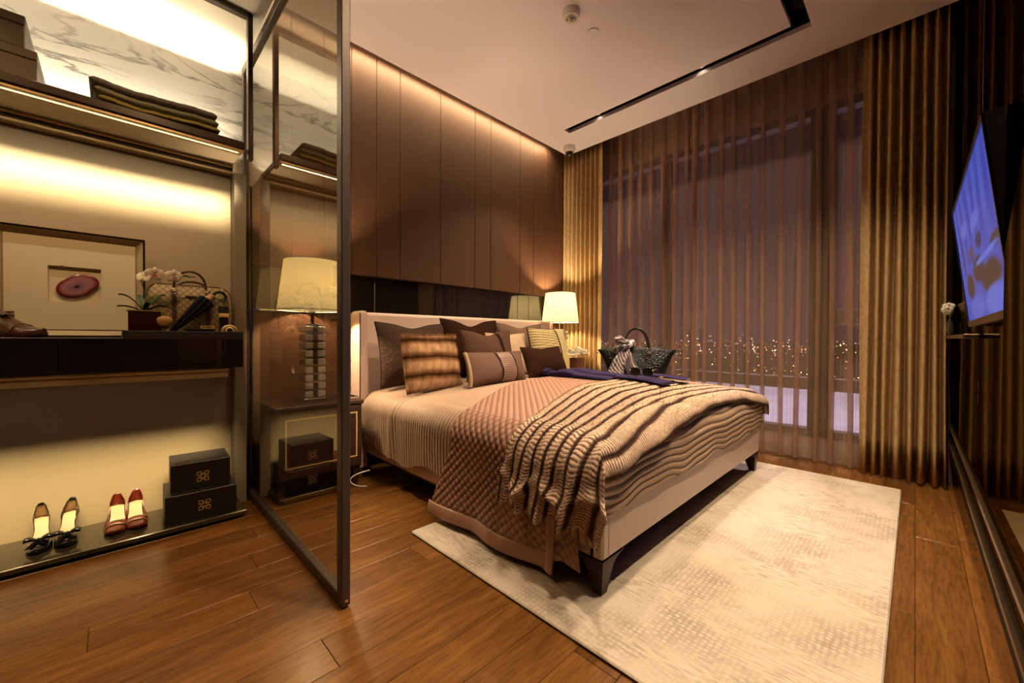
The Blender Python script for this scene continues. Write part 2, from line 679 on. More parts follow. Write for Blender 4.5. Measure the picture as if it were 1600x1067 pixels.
def rug_mat():
    m = mat('rug_wool', (0.55, 0.46, 0.33), 0.95)
    n, l, b = nodes(m)
    tc = n.new('ShaderNodeTexCoord')
    mp = n.new('ShaderNodeMapping')
    l.new(tc.outputs['Object'], mp.inputs[0])
    vo = n.new('ShaderNodeTexVoronoi')
    vo.inputs['Scale'].default_value = 58
    vo.inputs['Randomness'].default_value = 0.25
    l.new(mp.outputs[0], vo.inputs['Vector'])
    dots = n.new('ShaderNodeMapRange')
    dots.inputs[1].default_value, dots.inputs[2].default_value = 0.30, 0.62
    l.new(vo.outputs['Distance'], dots.inputs[0])
    st = n.new('ShaderNodeMapping')
    st.inputs['Rotation'].default_value = (0, 0, math.radians(12))
    st.inputs['Scale'].default_value = (95, 18, 1)
    l.new(tc.outputs['Object'], st.inputs[0])
    s2 = n.new('ShaderNodeTexNoise')
    s2.inputs['Scale'].default_value = 1.0
    s2.inputs['Detail'].default_value = 3
    l.new(st.outputs[0], s2.inputs['Vector'])
    streak = n.new('ShaderNodeMapRange')
    streak.inputs[1].default_value, streak.inputs[2].default_value = 0.48, 0.62
    l.new(s2.outputs[0], streak.inputs[0])
    bm = n.new('ShaderNodeMapping')
    bm.inputs['Scale'].default_value = (3.1, 0.9, 1)
    bm.inputs['Location'].default_value = (0.4, 0.3, 0)
    l.new(tc.outputs['Object'], bm.inputs[0])
    band = n.new('ShaderNodeTexNoise')
    band.inputs['Scale'].default_value = 1.0
    band.inputs['Detail'].default_value = 4
    band.inputs['Roughness'].default_value = 0.6
    l.new(bm.outputs[0], band.inputs['Vector'])
    sel = n.new('ShaderNodeMapRange')
    sel.inputs[1].default_value, sel.inputs[2].default_value = 0.46, 0.56
    l.new(band.outputs[0], sel.inputs[0])
    pat = n.new('ShaderNodeMix')
    l.new(sel.outputs[0], pat.inputs[0])
    l.new(dots.outputs[0], pat.inputs[3])
    l.new(streak.outputs[0], pat.inputs[2])
    b2 = n.new('ShaderNodeTexNoise')
    b2.inputs['Scale'].default_value = 4.5
    b2.inputs['Detail'].default_value = 5
    l.new(tc.outputs['Object'], b2.inputs['Vector'])
    am = n.new('ShaderNodeMapRange')
    am.inputs[1].default_value, am.inputs[2].default_value = 0.35, 0.65
    am.inputs[3].default_value, am.inputs[4].default_value = 0.15, 0.95
    l.new(b2.outputs[0], am.inputs[0])
    mu = n.new('ShaderNodeMath')
    mu.operation = 'MULTIPLY'
    l.new(pat.outputs[0], mu.inputs[0])
    l.new(am.outputs[0], mu.inputs[1])
    mx = n.new('ShaderNodeMix')
    mx.data_type = 'RGBA'
    mx.inputs[6].default_value = (0.54, 0.46, 0.36, 1)
    mx.inputs[7].default_value = (0.30, 0.24, 0.16, 1)
    l.new(mu.outputs[0], mx.inputs[0])
    l.new(mx.outputs[2], b.inputs['Base Color'])
    bp = n.new('ShaderNodeBump')
    bp.inputs['Strength'].default_value = 0.5
    bp.inputs['Distance'].default_value = 0.004
    l.new(pat.outputs[0], bp.inputs['Height'])
    l.new(bp.outputs[0], b.inputs['Normal'])
    return m


M['floor'] = wood_plank()
M['subfloor'] = mat('subfloor', (0.03, 0.015, 0.008), 0.9)
M['ceil'] = mat('ceiling_paint', (0.90, 0.82, 0.85), 0.9)
M['soffit'] = mat('soffit_paint', (0.72, 0.66, 0.55), 0.8)
M['wallpaint'] = mat('dark_wall_paint', (0.10, 0.075, 0.055), 0.8)
M['leather'] = mat('brown_leather_panel', (0.108, 0.050, 0.026), 0.5, bump=((120, 120, 120), 0.08, 0.002), spec=0.25)
M['blackmirror'] = mat('black_mirror', (0.012, 0.010, 0.009), 0.02, spec=0.9, coat=0.5)
M['bronzemirror'] = gloss_mat('bronze_mirror', (0.17, 0.13, 0.075))
M['bronze'] = mat('bronze_trim', (0.13, 0.085, 0.045), 0.3, metal=0.9)
M['chrome'] = mat('polished_chrome', (0.85, 0.82, 0.78), 0.08, metal=1.0)
M['black'] = mat('matt_black', (0.006, 0.005, 0.005), 0.6)
M['darkmetal'] = mat('dark_anodised_metal', (0.075, 0.055, 0.042), 0.35, metal=0.7)
M['greymetal'] = mat('grey_brown_metal', (0.085, 0.064, 0.052), 0.42, metal=0.6)
M['champagne'] = mat('champagne_metal', (0.52, 0.40, 0.22), 0.35, metal=0.7)
M['closet'] = mat('beige_lacquer', (0.43, 0.33, 0.21), 0.55)
M['marble'] = marble()
M['darkwood'] = mat('dark_stained_wood', (0.035, 0.018, 0.012), 0.28, noise=((3, 40, 40), (0.06, 0.03, 0.018), 0.8))
M['slab'] = mat('dark_gloss_slab', (0.045, 0.035, 0.018), 0.2, coat=0.2)
M['led'] = mat('led_diffuser', (1, 1, 1), 0.5, emit=(1.0, 0.94, 0.82), estr=3.6)
M['glassdoor'] = pane_mat('smoked_glass', (0.42, 0.38, 0.31), 1.0, 0.27)
M['winglass'] = pane_mat('window_glass', (0.86, 0.85, 0.88), 0.8)
M['sheer'] = sheer()
M['drape'] = mat('gold_brocade_drape', (0.44, 0.285, 0.125), 0.42, noise=((70, 70, 26), (0.60, 0.43, 0.21), 0.75), bump=((90, 90, 40), 0.25, 0.003))
M['winframe'] = mat('dark_window_frame', (0.045, 0.028, 0.018), 0.5)
M['winwall'] = mat('pocket_plaster', (0.42, 0.34, 0.28), 0.9)
M['rug'] = rug_mat()
M['cream'] = mat('cream_leather', (0.70, 0.55, 0.47), 0.42, bump=((160, 160, 160), 0.06, 0.002))
M['headboard'] = mat('headboard_leather', (0.66, 0.47, 0.37), 0.45, bump=((140, 140, 140), 0.06, 0.002))
M['leg'] = mat('espresso_leg', (0.035, 0.017, 0.010), 0.35, spec=0.25)
M['coverlet'] = mat('champagne_satin', (0.47, 0.335, 0.225), 0.42, spec=0.2, attr='Col')
M['quilt'] = mat('mauve_satin_quilt', (0.36, 0.20, 0.135), 0.36, spec=0.2, attr='Col')
M['satin'] = mat('mauve_satin_border', (0.38, 0.215, 0.145), 0.28, spec=0.2, bump=((9, 30, 9), 0.3, 0.01))
M['throw'] = mat('striped_fur', (0.6, 0.45, 0.3), 0.85, spec=0.2, attr='Col')
M['shade'] = shade_mat()
M['crystal'] = mat('crystal', (0.92, 0.88, 0.82), 0.06, trans=0.35, ior=1.5, coat=0.6)
M['gold'] = mat('gold_inlay', (0.92, 0.62, 0.24), 0.4, metal=0.25)
M['white'] = mat('white_plastic', (0.78, 0.74, 0.70), 0.45)
M['greyplastic'] = mat('grey_plastic', (0.30, 0.26, 0.23), 0.4)

# ------------------------------------------------------------------ the setting
CZ = 2.9          # bedroom ceiling
SZ = 2.53         # lowered ceiling over the wardrobe zone
WY = 2.83         # plane of the wall behind the bed
# floor of oak planks, each its own piece
flo = thing('floor', 'polished oak plank floor of the bedroom', 'floor', (0, 0, 0), kind='structure')
pl('subfloor', [((-1.6, -0.6, -0.06), (4.0, 3.1, -0.016))], M['subfloor'], flo)
W = 0.1405
row = 0
y = 1.256 - W * 11
while y < 2.95:
    x = -1.55 - (row * 0.77) % 1.6
    while x < 3.95:
        L = [1.62, 1.25, 1.85, 1.05][(row * 3 + int((x + 4) * 2)) % 4]
        if row == 10 and x < 0.44 < x + L:
            L = 0.44 - x
        x0, x1 = max(x, -1.55), min(x + L, 3.95)
        if x1 - x0 > 0.06:
            b = MB().box((x0 + 0.0006, y + 0.0006, -0.016), (x1 - 0.0006, y + W - 0.0006, 0.0), 0.0012)
            obj('plank', b, M['floor'], flo)
        x += L
    y += W
    row += 1

# ceiling with the L-shaped black slot, cove and curtain pocket
cei = thing('ceiling', 'pale plaster bedroom ceiling with an L-shaped black light slot', 'ceiling', (0, 0, CZ), kind='structure')
SX0, SX1, SY0, SY1, SYE = 3.065, 3.150, 0.485, 0.580, 2.39
pl('plaster_sheet', [((0.60, SY1, CZ), (SX0, 2.70, CZ + 0.03)), ((SX0, SYE, CZ), (SX1, 2.70, CZ + 0.03)),
                     ((SX1, -0.5, CZ), (3.52, 2.70, CZ + 0.03)), ((0.60, -0.5, CZ), (SX1, SY0, CZ + 0.03)), ((0.60, SY0, CZ), (0.70, SY1, CZ + 0.03))], M['ceil'], cei)
pl('slot_liner', [((0.70, SY0 - 0.01, CZ + 0.03), (SX1 + 0.01, SY0, CZ + 0.14)), ((0.70, SY1, CZ + 0.03), (SX0, SY1 + 0.01, CZ + 0.14)),
                  ((SX0 - 0.01, SY1, CZ + 0.03), (SX0, SYE, CZ + 0.14)), ((SX1, SY0, CZ + 0.03), (SX1 + 0.01, SYE, CZ + 0.14)),
                  ((SX0 - 0.01, SYE, CZ + 0.03), (SX1 + 0.01, SYE + 0.01, CZ + 0.14)), ((0.69, SY0, CZ + 0.03), (0.70, SY1, CZ + 0.14)),
                  ((0.69, SY0 - 0.01, CZ + 0.14), (SX1 + 0.01, SY1 + 0.01, CZ + 0.15)), ((SX0 - 0.01, SY1, CZ + 0.14), (SX1 + 0.01, SYE + 0.01, CZ + 0.15))], M['black'], cei)
pl('upper_sheet', [((0.55, -0.6, CZ + 0.17), (4.05, 2.95, CZ + 0.20))], M['ceil'], cei)
pl('lowered_soffit', [((-1.6, -0.6, SZ), (0.60, 2.38, SZ + 0.05)), ((0.56, -0.6, SZ), (0.60, 2.83, CZ + 0.17)), ((-1.6, 2.38, SZ), (0.60, 2.95, SZ + 0.05))], M['soffit'], cei)

# wall behind the bed: leather panels over a dark mirror band over a leather dado
wb = thing('wall_back', 'brown leather panelled wall behind the bed with a black mirror band', 'wall', (0, WY, 0), kind='structure')
pl('backing', [((0.50, WY + 0.012, 0), (4.0, WY + 0.10, CZ + 0.17))], M['wallpaint'], wb)
SEAMS = [0.58, 0.80, 1.0, 1.185, 1.37, 1.56, 1.93, 2.30, 2.49, 2.88, 3.08, 3.27, 3.46, 3.62]
for a, b in zip(SEAMS[:-1], SEAMS[1:]):
    obj('leather_panel', MB().box((a + 0.0006, WY - 0.036, 1.355), (b - 0.0006, WY + 0.012, CZ + 0.15), 0.004), M['leather'], wb)
for a, b in zip([0.58, 1.37, 2.13, 2.885, 3.05], [1.37, 2.13, 2.885, 3.05, 3.62]):
    obj('mirror_panel', MB().box((a + 0.001, WY, 1.075), (b - 0.001, WY + 0.012, 1.355), 0.002), M['blackmirror'], wb)
for a, b in ((0.58, 1.13), (1.13, 3.16), (3.16, 3.62)):
    obj('dado_panel', MB().box((a + 0.001, WY - 0.05, 0.02), (b - 0.001, WY + 0.012, 1.07), 0.01), M['leather'], wb)
pl('chrome_trim', [((0.575, WY - 0.056, 1.07), (1.14, WY + 0.0, 1.08)), ((3.15, WY - 0.056, 1.07), (3.62, WY, 1.08)), ((0.568, WY - 0.058, 0.02), (0.580, WY, 1.08))], M['chrome'], wb)

# window side
ww = thing('wall_right', 'plaster wall strips around the window behind the curtains', 'wall', (3.78, 1.3, 0), kind='structure')
pl('plaster', [((3.78, -0.5, 0), (3.95, 2.95, 0.17)), ((3.78, -0.5, 2.66), (3.95, 2.95, CZ + 0.17)), ((3.78, 2.62, 0.17), (3.95, 2.95, 2.66)), ((3.78, -0.5, 0.17), (3.95, 0.0, 2.66))], M['winwall'], ww)
win = thing('window_1', 'tall dark-framed window onto the night city behind sheer curtains', 'window', (3.82, 1.2, 0.17), kind='structure')
for nm, lo, hi in (('sill_rail', (3.77, 0.0, 0.17), (3.87, 2.62, 0.225)), ('head_rail', (3.77, 0.0, 2.60), (3.87, 2.62, 2.66)), ('transom', (3.76, 0.0, 0.525), (3.88, 2.62, 0.615)),
                   ('mullion', (3.76, 0.45, 0.225), (3.88, 0.58, 2.60)), ('mullion', (3.77, 2.56, 0.225), (3.87, 2.62, 2.60)), ('mullion', (3.77, 0.0, 0.225), (3.87, 0.06, 2.60)),
                   ('mullion', (3.77, 1.66, 0.225), (3.87, 1.72, 2.60)), ('casement_rail', (3.77, 0.06, 1.02), (3.87, 0.45, 1.13))):
    obj(nm, MB().box(lo, hi, 0.004), M['winframe'], win)
for y0, y1 in ((0.06, 0.45), (0.58, 1.66), (1.72, 2.56)):
    for z0, z1 in ((0.225, 0.525), (0.615, 2.60)):
        obj('pane', MB().add(A((3.82, y0, z0), (3.82, y1, z0), (3.82, y1, z1), (3.82, y0, z1)), [(0, 1, 2, 3)]), M['winglass'], win)

# wall with the television: dark bronze mirror panels over a black recessed base
wf = thing('wall_front', 'dark bronze mirror wall opposite the bed', 'wall', (1.5, -0.3, 0), kind='structure')
pl('recessed_base', [((-1.6, -0.42, 0), (4.0, -0.205, 0.31))], M['black'], wf)
pl('backing', [((-1.6, -0.42, 0.30), (4.0, -0.185, CZ + 0.17))], M['black'], wf)
for a, b in ((-0.4, 1.184), (1.185, 2.2), (2.2, 3.05), (3.05, 3.9)):
    obj('mirror_panel', MB().box((a + 0.002, -0.185, 0.31), (b - 0.002, -0.16, CZ + 0.15), 0.003), M['bronzemirror'], wf)
for a, b in ((-1.55, -0.2), (-0.2, 1.183)):
    obj('mirror_panel', MB().box((a + 0.002, -0.185, 0.60), (b - 0.002, -0.115, CZ + 0.15), 0.003), M['bronzemirror'], wf)
for z in (0.27, 0.375):
    obj('ledge_trim', MB().box((0.2, -0.185, z), (3.72, -0.150, z + 0.022), 0.003), M['bronze'], wf)
obj('floor_strip', MB().box((-1.5, -0.205, 0.0), (3.75, -0.172, 0.010), 0.003), M['floor'], wf)
wl_ = thing('wall_left', 'dark wall beyond the wardrobe', 'wall', (-1.6, 1.2, 0), kind='structure')
pl('plaster', [((-1.66, -0.6, 0), (-1.58, 2.95, CZ + 0.17))], M['wallpaint'], wl_)

# pale slab added to brighten the lower panes, and the city outside
tr = tag(obj('pane_glow_slab', MB().box((9, -30, -3.2), (48, 60, -3.0)), mat('pane_glow_paint', (0.55, 0.52, 0.58), 0.8, noise=((0.3, 0.3, 1), (0.4, 0.36, 0.44), 0.8))), 'pale slab added outside to brighten the lower panes like the reflected rug', 'fill_slab', kind='structure')
gd = tag(obj('city_ground', MB().box((60, -6000, -151), (15000, 15000, -150)), mat('dark_city_ground', (0.02, 0.015, 0.025), 0.9)), 'dark ground of the city under the night sky', 'ground', kind='structure')


def city():
    g = np.random.default_rng(3)
    cols = [A(1.0, 0.55, 0.22), A(1.0, 0.85, 0.62), A(1.0, 0.25, 0.18), A(0.75, 0.85, 1.0)]
    b = MB()
    for _ in range(1900):
        far = g.random() < 0.72
        el = 0.006 + g.exponential(0.012) if far else g.uniform(0.03, 0.13)
        d = 150.0 / el
        if d > 14000:
            continue
        az = math.radians(g.uniform(-2, 62))
        h = g.uniform(0, 0.020) * d if g.random() < 0.5 else 2
        s = d * g.uniform(0.0005, 0.0011)
        p = A(d * math.cos(az), d * math.sin(az), -150 + h)
        v = p + s * A((1, 0, -.6), (-.5, .87, -.6), (-.5, -.87, -.6), (0, 0, 1.0))
        c = cols[g.choice(4, p=[0.52, 0.28, 0.10, 0.10])] * min(6.0, g.lognormal(-0.3, 0.9))
        b.add(v, [(0, 2, 1), (0, 1, 3), (1, 2, 3), (2, 0, 3)], c)
    m = mat('city_lamp', (0, 0, 0), 1, emit=(1, 1, 1), estr=9.0)
    n, l, bs = nodes(m)
    a = n.new('ShaderNodeAttribute')
    a.attribute_name = 'Col'
    l.new(a.outputs['Color'], bs.inputs['Emission Color'])
    tag(obj('city_lights', b, m), 'lights of the night city seen through the window', 'city lights', kind='stuff')


city()
# ------------------------------------------------------------------ wardrobe (left)
M['postmetal'] = mat('grey_beige_post', (0.23, 0.18, 0.125), 0.45)
wd = thing('wardrobe', 'open built-in wardrobe with lit beige back and marble upper niche', 'wardrobe', (0.0, 2.55, 0.0))
WX0 = -1.5
pl('back_panel', [((WX0, 2.69, 0.0), (0.462, 2.71, 1.88))], M['closet'], wd)
pl('marble_panel', [((WX0, 2.775, 1.80), (0.56, 2.80, SZ + 0.03))], M['marble'], wd)
pl('carcass', [((WX0, 2.80, 0.0), (0.52, 2.82, SZ + 0.05)), ((WX0 - 0.02, 2.40, 0), (WX0, 2.80, SZ))], M['closet'], wd)
pl('side_post', [((0.4635, 2.60, 0.0), (0.518, 2.80, 1.80))], M['postmetal'], wd, bevel=0.003)
nf = obj('niche_frame', MB().box((WX0, 2.36, SZ - 0.022), (0.5, 2.40, SZ - 0.001), 0.003).box((0.480, 2.36, 1.80), (0.502, 2.40, SZ - 0.001), 0.003), M['darkmetal'], wd)
# upper shelf
us = obj('upper_shelf', MB().box((WX0, 2.375, 1.852), (0.468, 2.775, 1.886), 0.003), M['darkwood'], wd)
pl('shelf_underside', [((WX0, 2.455, 1.846), (0.462, 2.69, 1.852))], M['soffit'], us)
pl('led_diffuser', [((WX0, 2.412, 1.8465), (0.45, 2.425, 1.8515))], M['led'], us)
pl('front_channel', [((WX0, 2.385, 1.840), (0.466, 2.408, 1.852)), ((WX0, 2.430, 1.842), (0.466, 2.452, 1.852)), ((0.452, 2.408, 1.842), (0.466, 2.430, 1.852))], M['champagne'], us)
for k, (zz, dy) in enumerate(((1.830, 0.0), (1.814, 0.012), (1.798, 0.0))):
    obj('back_rail', MB().box((WX0, 2.635 + dy, zz), (0.466, 2.69, zz + 0.0145), 0.003), M['champagne'] if k != 1 else M['greymetal'], us)
# black mirror drawer shelf
ms = obj('mirror_shelf', MB().box((WX0, 2.392, 0.762), (0.462, 2.69, 0.900), 0.002), M['black'], wd)
for a, b in ((WX0, -0.83), (-0.83, -0.158), (-0.158, 0.4615)):
    obj('drawer_front', MB().box((a + 0.001, 2.380, 0.760), (b - 0.001, 2.392, 0.900), 0.0015), M['blackmirror'], ms)
obj('shelf_top', MB().box((WX0, 2.378, 0.900), (0.462, 2.69, 0.906), 0.0015), M['darkwood'], ms)
obj('lower_rail', MB().box((WX0, 2.386, 0.742), (0.400, 2.44, 0.760), 0.003).box((WX0, 2.392, 0.712), (0.400, 2.40, 0.742), 0.002).box((WX0, 2.436, 0.712), (0.400, 2.444, 0.742), 0.002), M['champagne'], ms)
obj('led_diffuser', MB().box((WX0, 2.402, 0.713), (0.398, 2.412, 0.716)), M['led'], ms)
# bottom slab
bs = obj('base_slab', MB().box((WX0, 2.38, 0.014), (0.475, 2.69, 0.037), 0.003), M['slab'], wd)
pl('plinth', [((WX0, 2.43, 0.0), (0.44, 2.69, 0.014))], M['black'], bs)

# glass partition leaf
gd_ = thing('glass_partition', 'framed smoked glass leaf standing between wardrobe and bed', 'glass partition', (0.549, 2.06, 0.0))
GX0, GX1, GY0, GY1, GT = 0.534, 0.564, 1.338, 2.785, 2.47
for nm, lo, hi in (('stile', (GX0, GY0, 0.008), (GX1, GY0 + 0.042, GT)), ('stile', (GX0, GY1 - 0.03, 0.008), (GX1, GY1, GT)),
                   ('bottom_rail', (GX0, GY0 + 0.042, 0.008), (GX1, GY1 - 0.03, 0.046)), ('top_rail', (GX0, GY0 + 0.042, GT - 0.045), (GX1, GY1 - 0.03, GT))):
    obj(nm, MB().box(lo, hi, 0.003), M['greymetal'] if nm != 'top_rail' else M['darkmetal'], gd_)
obj('pane', MB().add(A((0.549, GY0 + 0.04, 0.045), (0.549, GY1 - 0.028, 0.045), (0.549, GY1 - 0.028, GT - 0.04), (0.549, GY0 + 0.04, GT - 0.04)), [(0, 1, 2, 3)]), M['glassdoor'], gd_)
obj('pivot_bolt', MB().lathe([(0.0, 0.0), (0.0065, 0.0), (0.0065, 0.003), (0.004, 0.0045), (0.0, 0.0045)], n=14, M=Matrix.Translation((0.549, GY0, 0.03)) @ Matrix.Rotation(PI / 2, 4, 'X')), M['chrome'], gd_)
obj('foot', MB().box((0.540, GY0 + 0.006, 0.0), (0.558, GY0 + 0.03, 0.009)), M['black'], gd_)

# ------------------------------------------------------------------ rug
obj_rug = obj('area_rug', MB().box((0.976, 0.05, 0.001), (3.345, 1.645, 0.013), 0.005), M['rug'])
tag(obj_rug, 'large beige textured wool rug with dotted bands under the bed', 'rug')
RZ = 0.0135

# ------------------------------------------------------------------ bed
BX0, BX1, BYF = 1.19, 3.13, 0.75
bed = thing('bed', 'wide bed with cream leather frame, tall headboard and dark tapered legs', 'bed', (2.16, 1.7, 0))
obj('side_rail', MB().box((BX0, BYF + 0.03, 0.140), (BX0 + 0.06, 2.66, 0.315), 0.008), M['cream'], bed)
obj('side_rail', MB().box((BX1 - 0.06, BYF + 0.03, 0.140), (BX1, 2.66, 0.315), 0.008), M['cream'], bed)
fr = obj('foot_rail', MB().box((BX0, BYF, 0.140), (BX1, BYF + 0.06, 0.315), 0.008), M['cream'], bed)
obj('seam_piping', MB().box((BX0 + 0.035, BYF - 0.0015, 0.146), (BX0 + 0.0375, BYF + 0.002, 0.309), 0.0006).box((BX0 - 0.0015, BYF + 0.035, 0.146), (BX0 + 0.002, BYF + 0.0375, 0.309), 0.0006), M['headboard'], fr)
obj('under_rail', MB().box((BX0 + 0.05, BYF + 0.05, 0.100), (BX1 - 0.05, BYF + 0.08, 0.140), 0.003).box((BX0 + 0.05, BYF + 0.08, 0.10), (BX0 + 0.08, 2.6, 0.14)).box((BX1 - 0.08, BYF + 0.08, 0.10), (BX1 - 0.05, 2.6, 0.14)), M['leg'], bed)
pl('slat_deck', [((BX0 + 0.06, BYF + 0.06, 0.15), (BX1 - 0.06, 2.62, 0.22))], M['black'], bed)
pl('mattress', [((BX0 + 0.07, BYF + 0.07, 0.22), (BX1 - 0.07, 2.60, 0.49))], M['coverlet'], bed, bevel=0.05)


def bed_leg(cx, cy, sx, sy, zb):
    # square leg flush with the outer corner, tapering inwards and running out into the rail in a curve
    b = MB()
    zs = [zb, 0.05, 0.09, 0.115, 0.128, 0.1395]
    inner = [0.046, 0.056, 0.068, 0.078, 0.10, 0.145]
    outer = [0.012, 0.008, 0.004, 0.001, 0.0, 0.0]
    P = []
    for z, i, o in zip(zs, inner, outer):
        P.append([(cx + sx * o, cy + sy * o, z), (cx + sx * i, cy + sy * o, z), (cx + sx * i, cy + sy * i, z), (cx + sx * o, cy + sy * i, z)])
    P = np.array(P)
    if sx * sy < 0:
        P = P[:, ::-1]
    b.grid(P, close_v=True)
    b.f.append((3, 2, 1, 0))
    return b


for cx, sx in ((BX0, 1), (BX1, -1)):
    for cy, sy in ((BYF, 1), (2.66, -1)):
        obj('leg', bed_leg(cx, cy, sx, sy, RZ if cy < 1 else 0.0), M['leg'], bed)


def headboard():
    """upholstered board whose two ends curl forward as short wings"""
    x0, x1, yb, yw = 1.145, 3.145, 2.772, 2.575
    th, r = 0.055, 0.075
    a = np.linspace(0, PI / 2, 9)
    outer = [(x0, yw)] + [(x0 + r - r * math.cos(t), yb - r + r * math.sin(t)) for t in a] + [(x1 - r + r * math.sin(t), yb - r + r * math.cos(t)) for t in a] + [(x1, yw)]
    ri = r - th * 0.6
    inner = [(x1 - th, yw)] + [(x1 - th - ri + ri * math.cos(t), yb - th - ri + ri * math.sin(t)) for t in a] + [(x0 + th + ri - ri * math.sin(t), yb - th - ri + ri * math.cos(t)) for t in a] + [(x0 + th, yw)]
    poly = np.array(outer + inner)[::-1]
    n = len(poly)
    c = np.roll(poly, -1, 0) - np.roll(poly, 1, 0)
    nr = np.c_[c[:, 1], -c[:, 0]]
    nr /= np.linalg.norm(nr, axis=1)[:, None]
    P = []
    for z, off in ((0.05, 0), (1.06, 0), (1.074, -0.003), (1.083, -0.010), (1.087, -0.020)):
        P.append(np.c_[poly + off * nr, np.full(n, z)])
    b = MB().grid(np.array(P)[::-1], close_v=True)
    h = len(outer)
    top = list(range(n))
    # cap as quads between outer and inner chains
    for i in range(h - 1):
        b.f.append((top[i], top[i + 1], top[n - 2 - i], top[n - 1 - i])[::-1])
    return b


hb = obj('headboard', headboard(), M['headboard'], bed, smooth='auto')
for x_ in (1.1475, 3.1425):
    obj('edge_piping', MB().tube([(x_, 2.5735, z) for z in np.linspace(0.06, 1.07, 20)], 0.0035, 6), M['leg'], hb)

# ---- bedding laid over the mattress: sheets unrolled over top and sides
XL, XR, YF, ZE, R0 = 1.165, 3.155, 0.745, 0.525, 0.085


def crown(x, y):
    u = np.clip((x - XL) / (XR - XL) * 2 - 1, -1, 1)
    v = smoothstep(YF, YF + 0.5, y) * (1 - 0.35 * smoothstep(1.9, 2.6, y))
    return 0.080 * (1 - np.abs(u) ** 2.6) * (0.45 + 0.55 * v)


def roll(e, p, sgn, d):
    """unrolled coordinate p past the edge e -> (coordinate, drop)"""
    q = (e + sgn * R0 - p) * -sgn                    # >0 on the top, <0 over the edge
    q = -(p - (e + R0 * sgn)) * sgn                  # >0 once over the edge
    a = np.clip(q / R0, 0, PI / 2)
    over = np.clip(q - R0 * PI / 2, 0, None)
    pos = np.where(q > 0, e + sgn * R0 - sgn * (R0 + d) * np.sin(a), p)
    drop = np.where(q > 0, (R0 + d) * (1 - np.cos(a)) + over, 0)
    return pos, drop, np.sin(a)


def bedsurf(s, t, d, flare=0.0):
    xl, dl, sl = roll(XL, s, 1, d)
    xr, dr, sr = roll(XR, s, -1, d)
    x = np.where(s < (XL + XR) / 2, xl, xr)
    dx = dl + dr
    y, dy, sy = roll(YF, t, 1, d)
    drop = np.maximum(dx, dy)
    x = x - flare * dl + flare * dr
    y = y - flare * 0.5 * dy
    z = ZE + d + crown(np.clip(x, XL, XR), np.clip(y, YF, 9)) * np.clip(1 - drop / 0.06, 0, 1) - drop
    return np.stack([x, y, z], -1)


def cov_rib(t):
    ph = (t / 0.0245) % 1.0
    return ph


# coverlet: champagne satin with stitched ribs running across the bed
s = np.concatenate([np.linspace(XL - 0.285, XL + 0.12, 40), np.linspace(XL + 0.14, XR - 0.14, 40), np.linspace(XR - 0.12, XR + 0.26, 26)])
t = np.concatenate([np.arange(YF - 0.185, 1.05, 0.0042), np.arange(1.05, 1.5, 0.02), np.arange(1.5, 2.60, 0.0031)])
S, T = np.meshgrid(s, t, indexing='ij')
ov = np.clip((XL + 0.1 - S) / 0.3, 0, 1)
Tw = T + 0.012 * ov * np.sin(T * 9 + 1.0) + 0.006 * np.sin(S * 11)
period = np.where(T < 1.3, 0.030, 0.0245)
ph = (Tw / period) % 1.0
groove = np.abs(np.sin(PI * ph)) ** 0.5
d = (0.006 + 0.003 * (T < 1.3)) * groove + 0.006 * wob(S * 3, T * 3, 5) * (ov > 0) + 0.012 * ov * wob(S, T * 5, 9)
d = d + 0.03 * np.exp(-((T - 2.17 + 0.03 * (S - XL) / 0.3) / 0.035) ** 2) * np.clip((XL + 0.12 - S) / 0.12, 0, 1) * 0.6
P = bedsurf(S, T, d)
hem = np.clip((XL - 0.05 - S) / 0.24, 0, 1)
P[..., 2] += hem * (0.024 * np.sin(T * 8.5 - 0.6) + 0.010 * np.sin(T * 21))
hemf = np.clip((YF - 0.03 - T) / 0.17, 0, 1)
P[..., 2] += hemf * (0.012 * np.sin(S * 9) + 0.008 * np.sin(S * 23))
P[..., 2] = np.where((P[..., 1] < BYF + 0.02) & (P[..., 2] < 0.33), np.maximum(P[..., 2], 0.300), P[..., 2])
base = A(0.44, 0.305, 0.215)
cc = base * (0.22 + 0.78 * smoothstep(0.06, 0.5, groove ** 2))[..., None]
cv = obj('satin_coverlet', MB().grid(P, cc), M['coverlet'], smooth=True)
tag(cv, 'champagne satin coverlet with ribbed stitching tucked over the mattress', 'coverlet')

# quilt: mauve satin with stitched diamonds
s = np.concatenate([np.arange(XL - 0.395, 2.45, 0.0062), np.arange(2.45, XR + 0.2, 0.0125)])
v = np.linspace(0, 1, 190)
S, V = np.meshgrid(s, v, indexing='ij')
head = np.interp(S, [XL - 0.40, XL - 0.10, XL + 0.12, 1.85, 2.45, 3.3], [1.70, 1.565, 1.585, 1.86, 1.97, 2.05])
foot = np.interp(S, [XL - 0.40, XL - 0.1, 3.3], [0.815, 0.86, 0.86])
T = foot + (head - foot) * V
c = 0.040
a1, a2 = (S * 1.0 + T) / c, (S * 1.0 - T) / c
q = (np.abs(np.sin(PI * a1)) * np.abs(np.sin(PI * a2)))
ov = np.clip((XL + 0.05 - S) / 0.42, 0, 1)
edge = np.clip(np.minimum(V, 1 - V) * 40, 0, 1) * np.clip((S - (XL - 0.395)) / 0.03, 0, 1)
d = 0.014 + 0.010 * q ** 0.45 * (0.3 + 0.7 * edge) + 0.022 * ov * (np.sin(T * 15 + 3 * S) * 0.6 + wob(S * 2, T * 4, 21)) + 0.012 * ov
d = d - 0.030 * ov * smoothstep(0.935, 0.90, T)
d = np.where(V > 0.985, d - 0.012, d)
P = bedsurf(S, T, d, flare=0.02)
P[..., 2] = np.maximum(P[..., 2], 0.03)
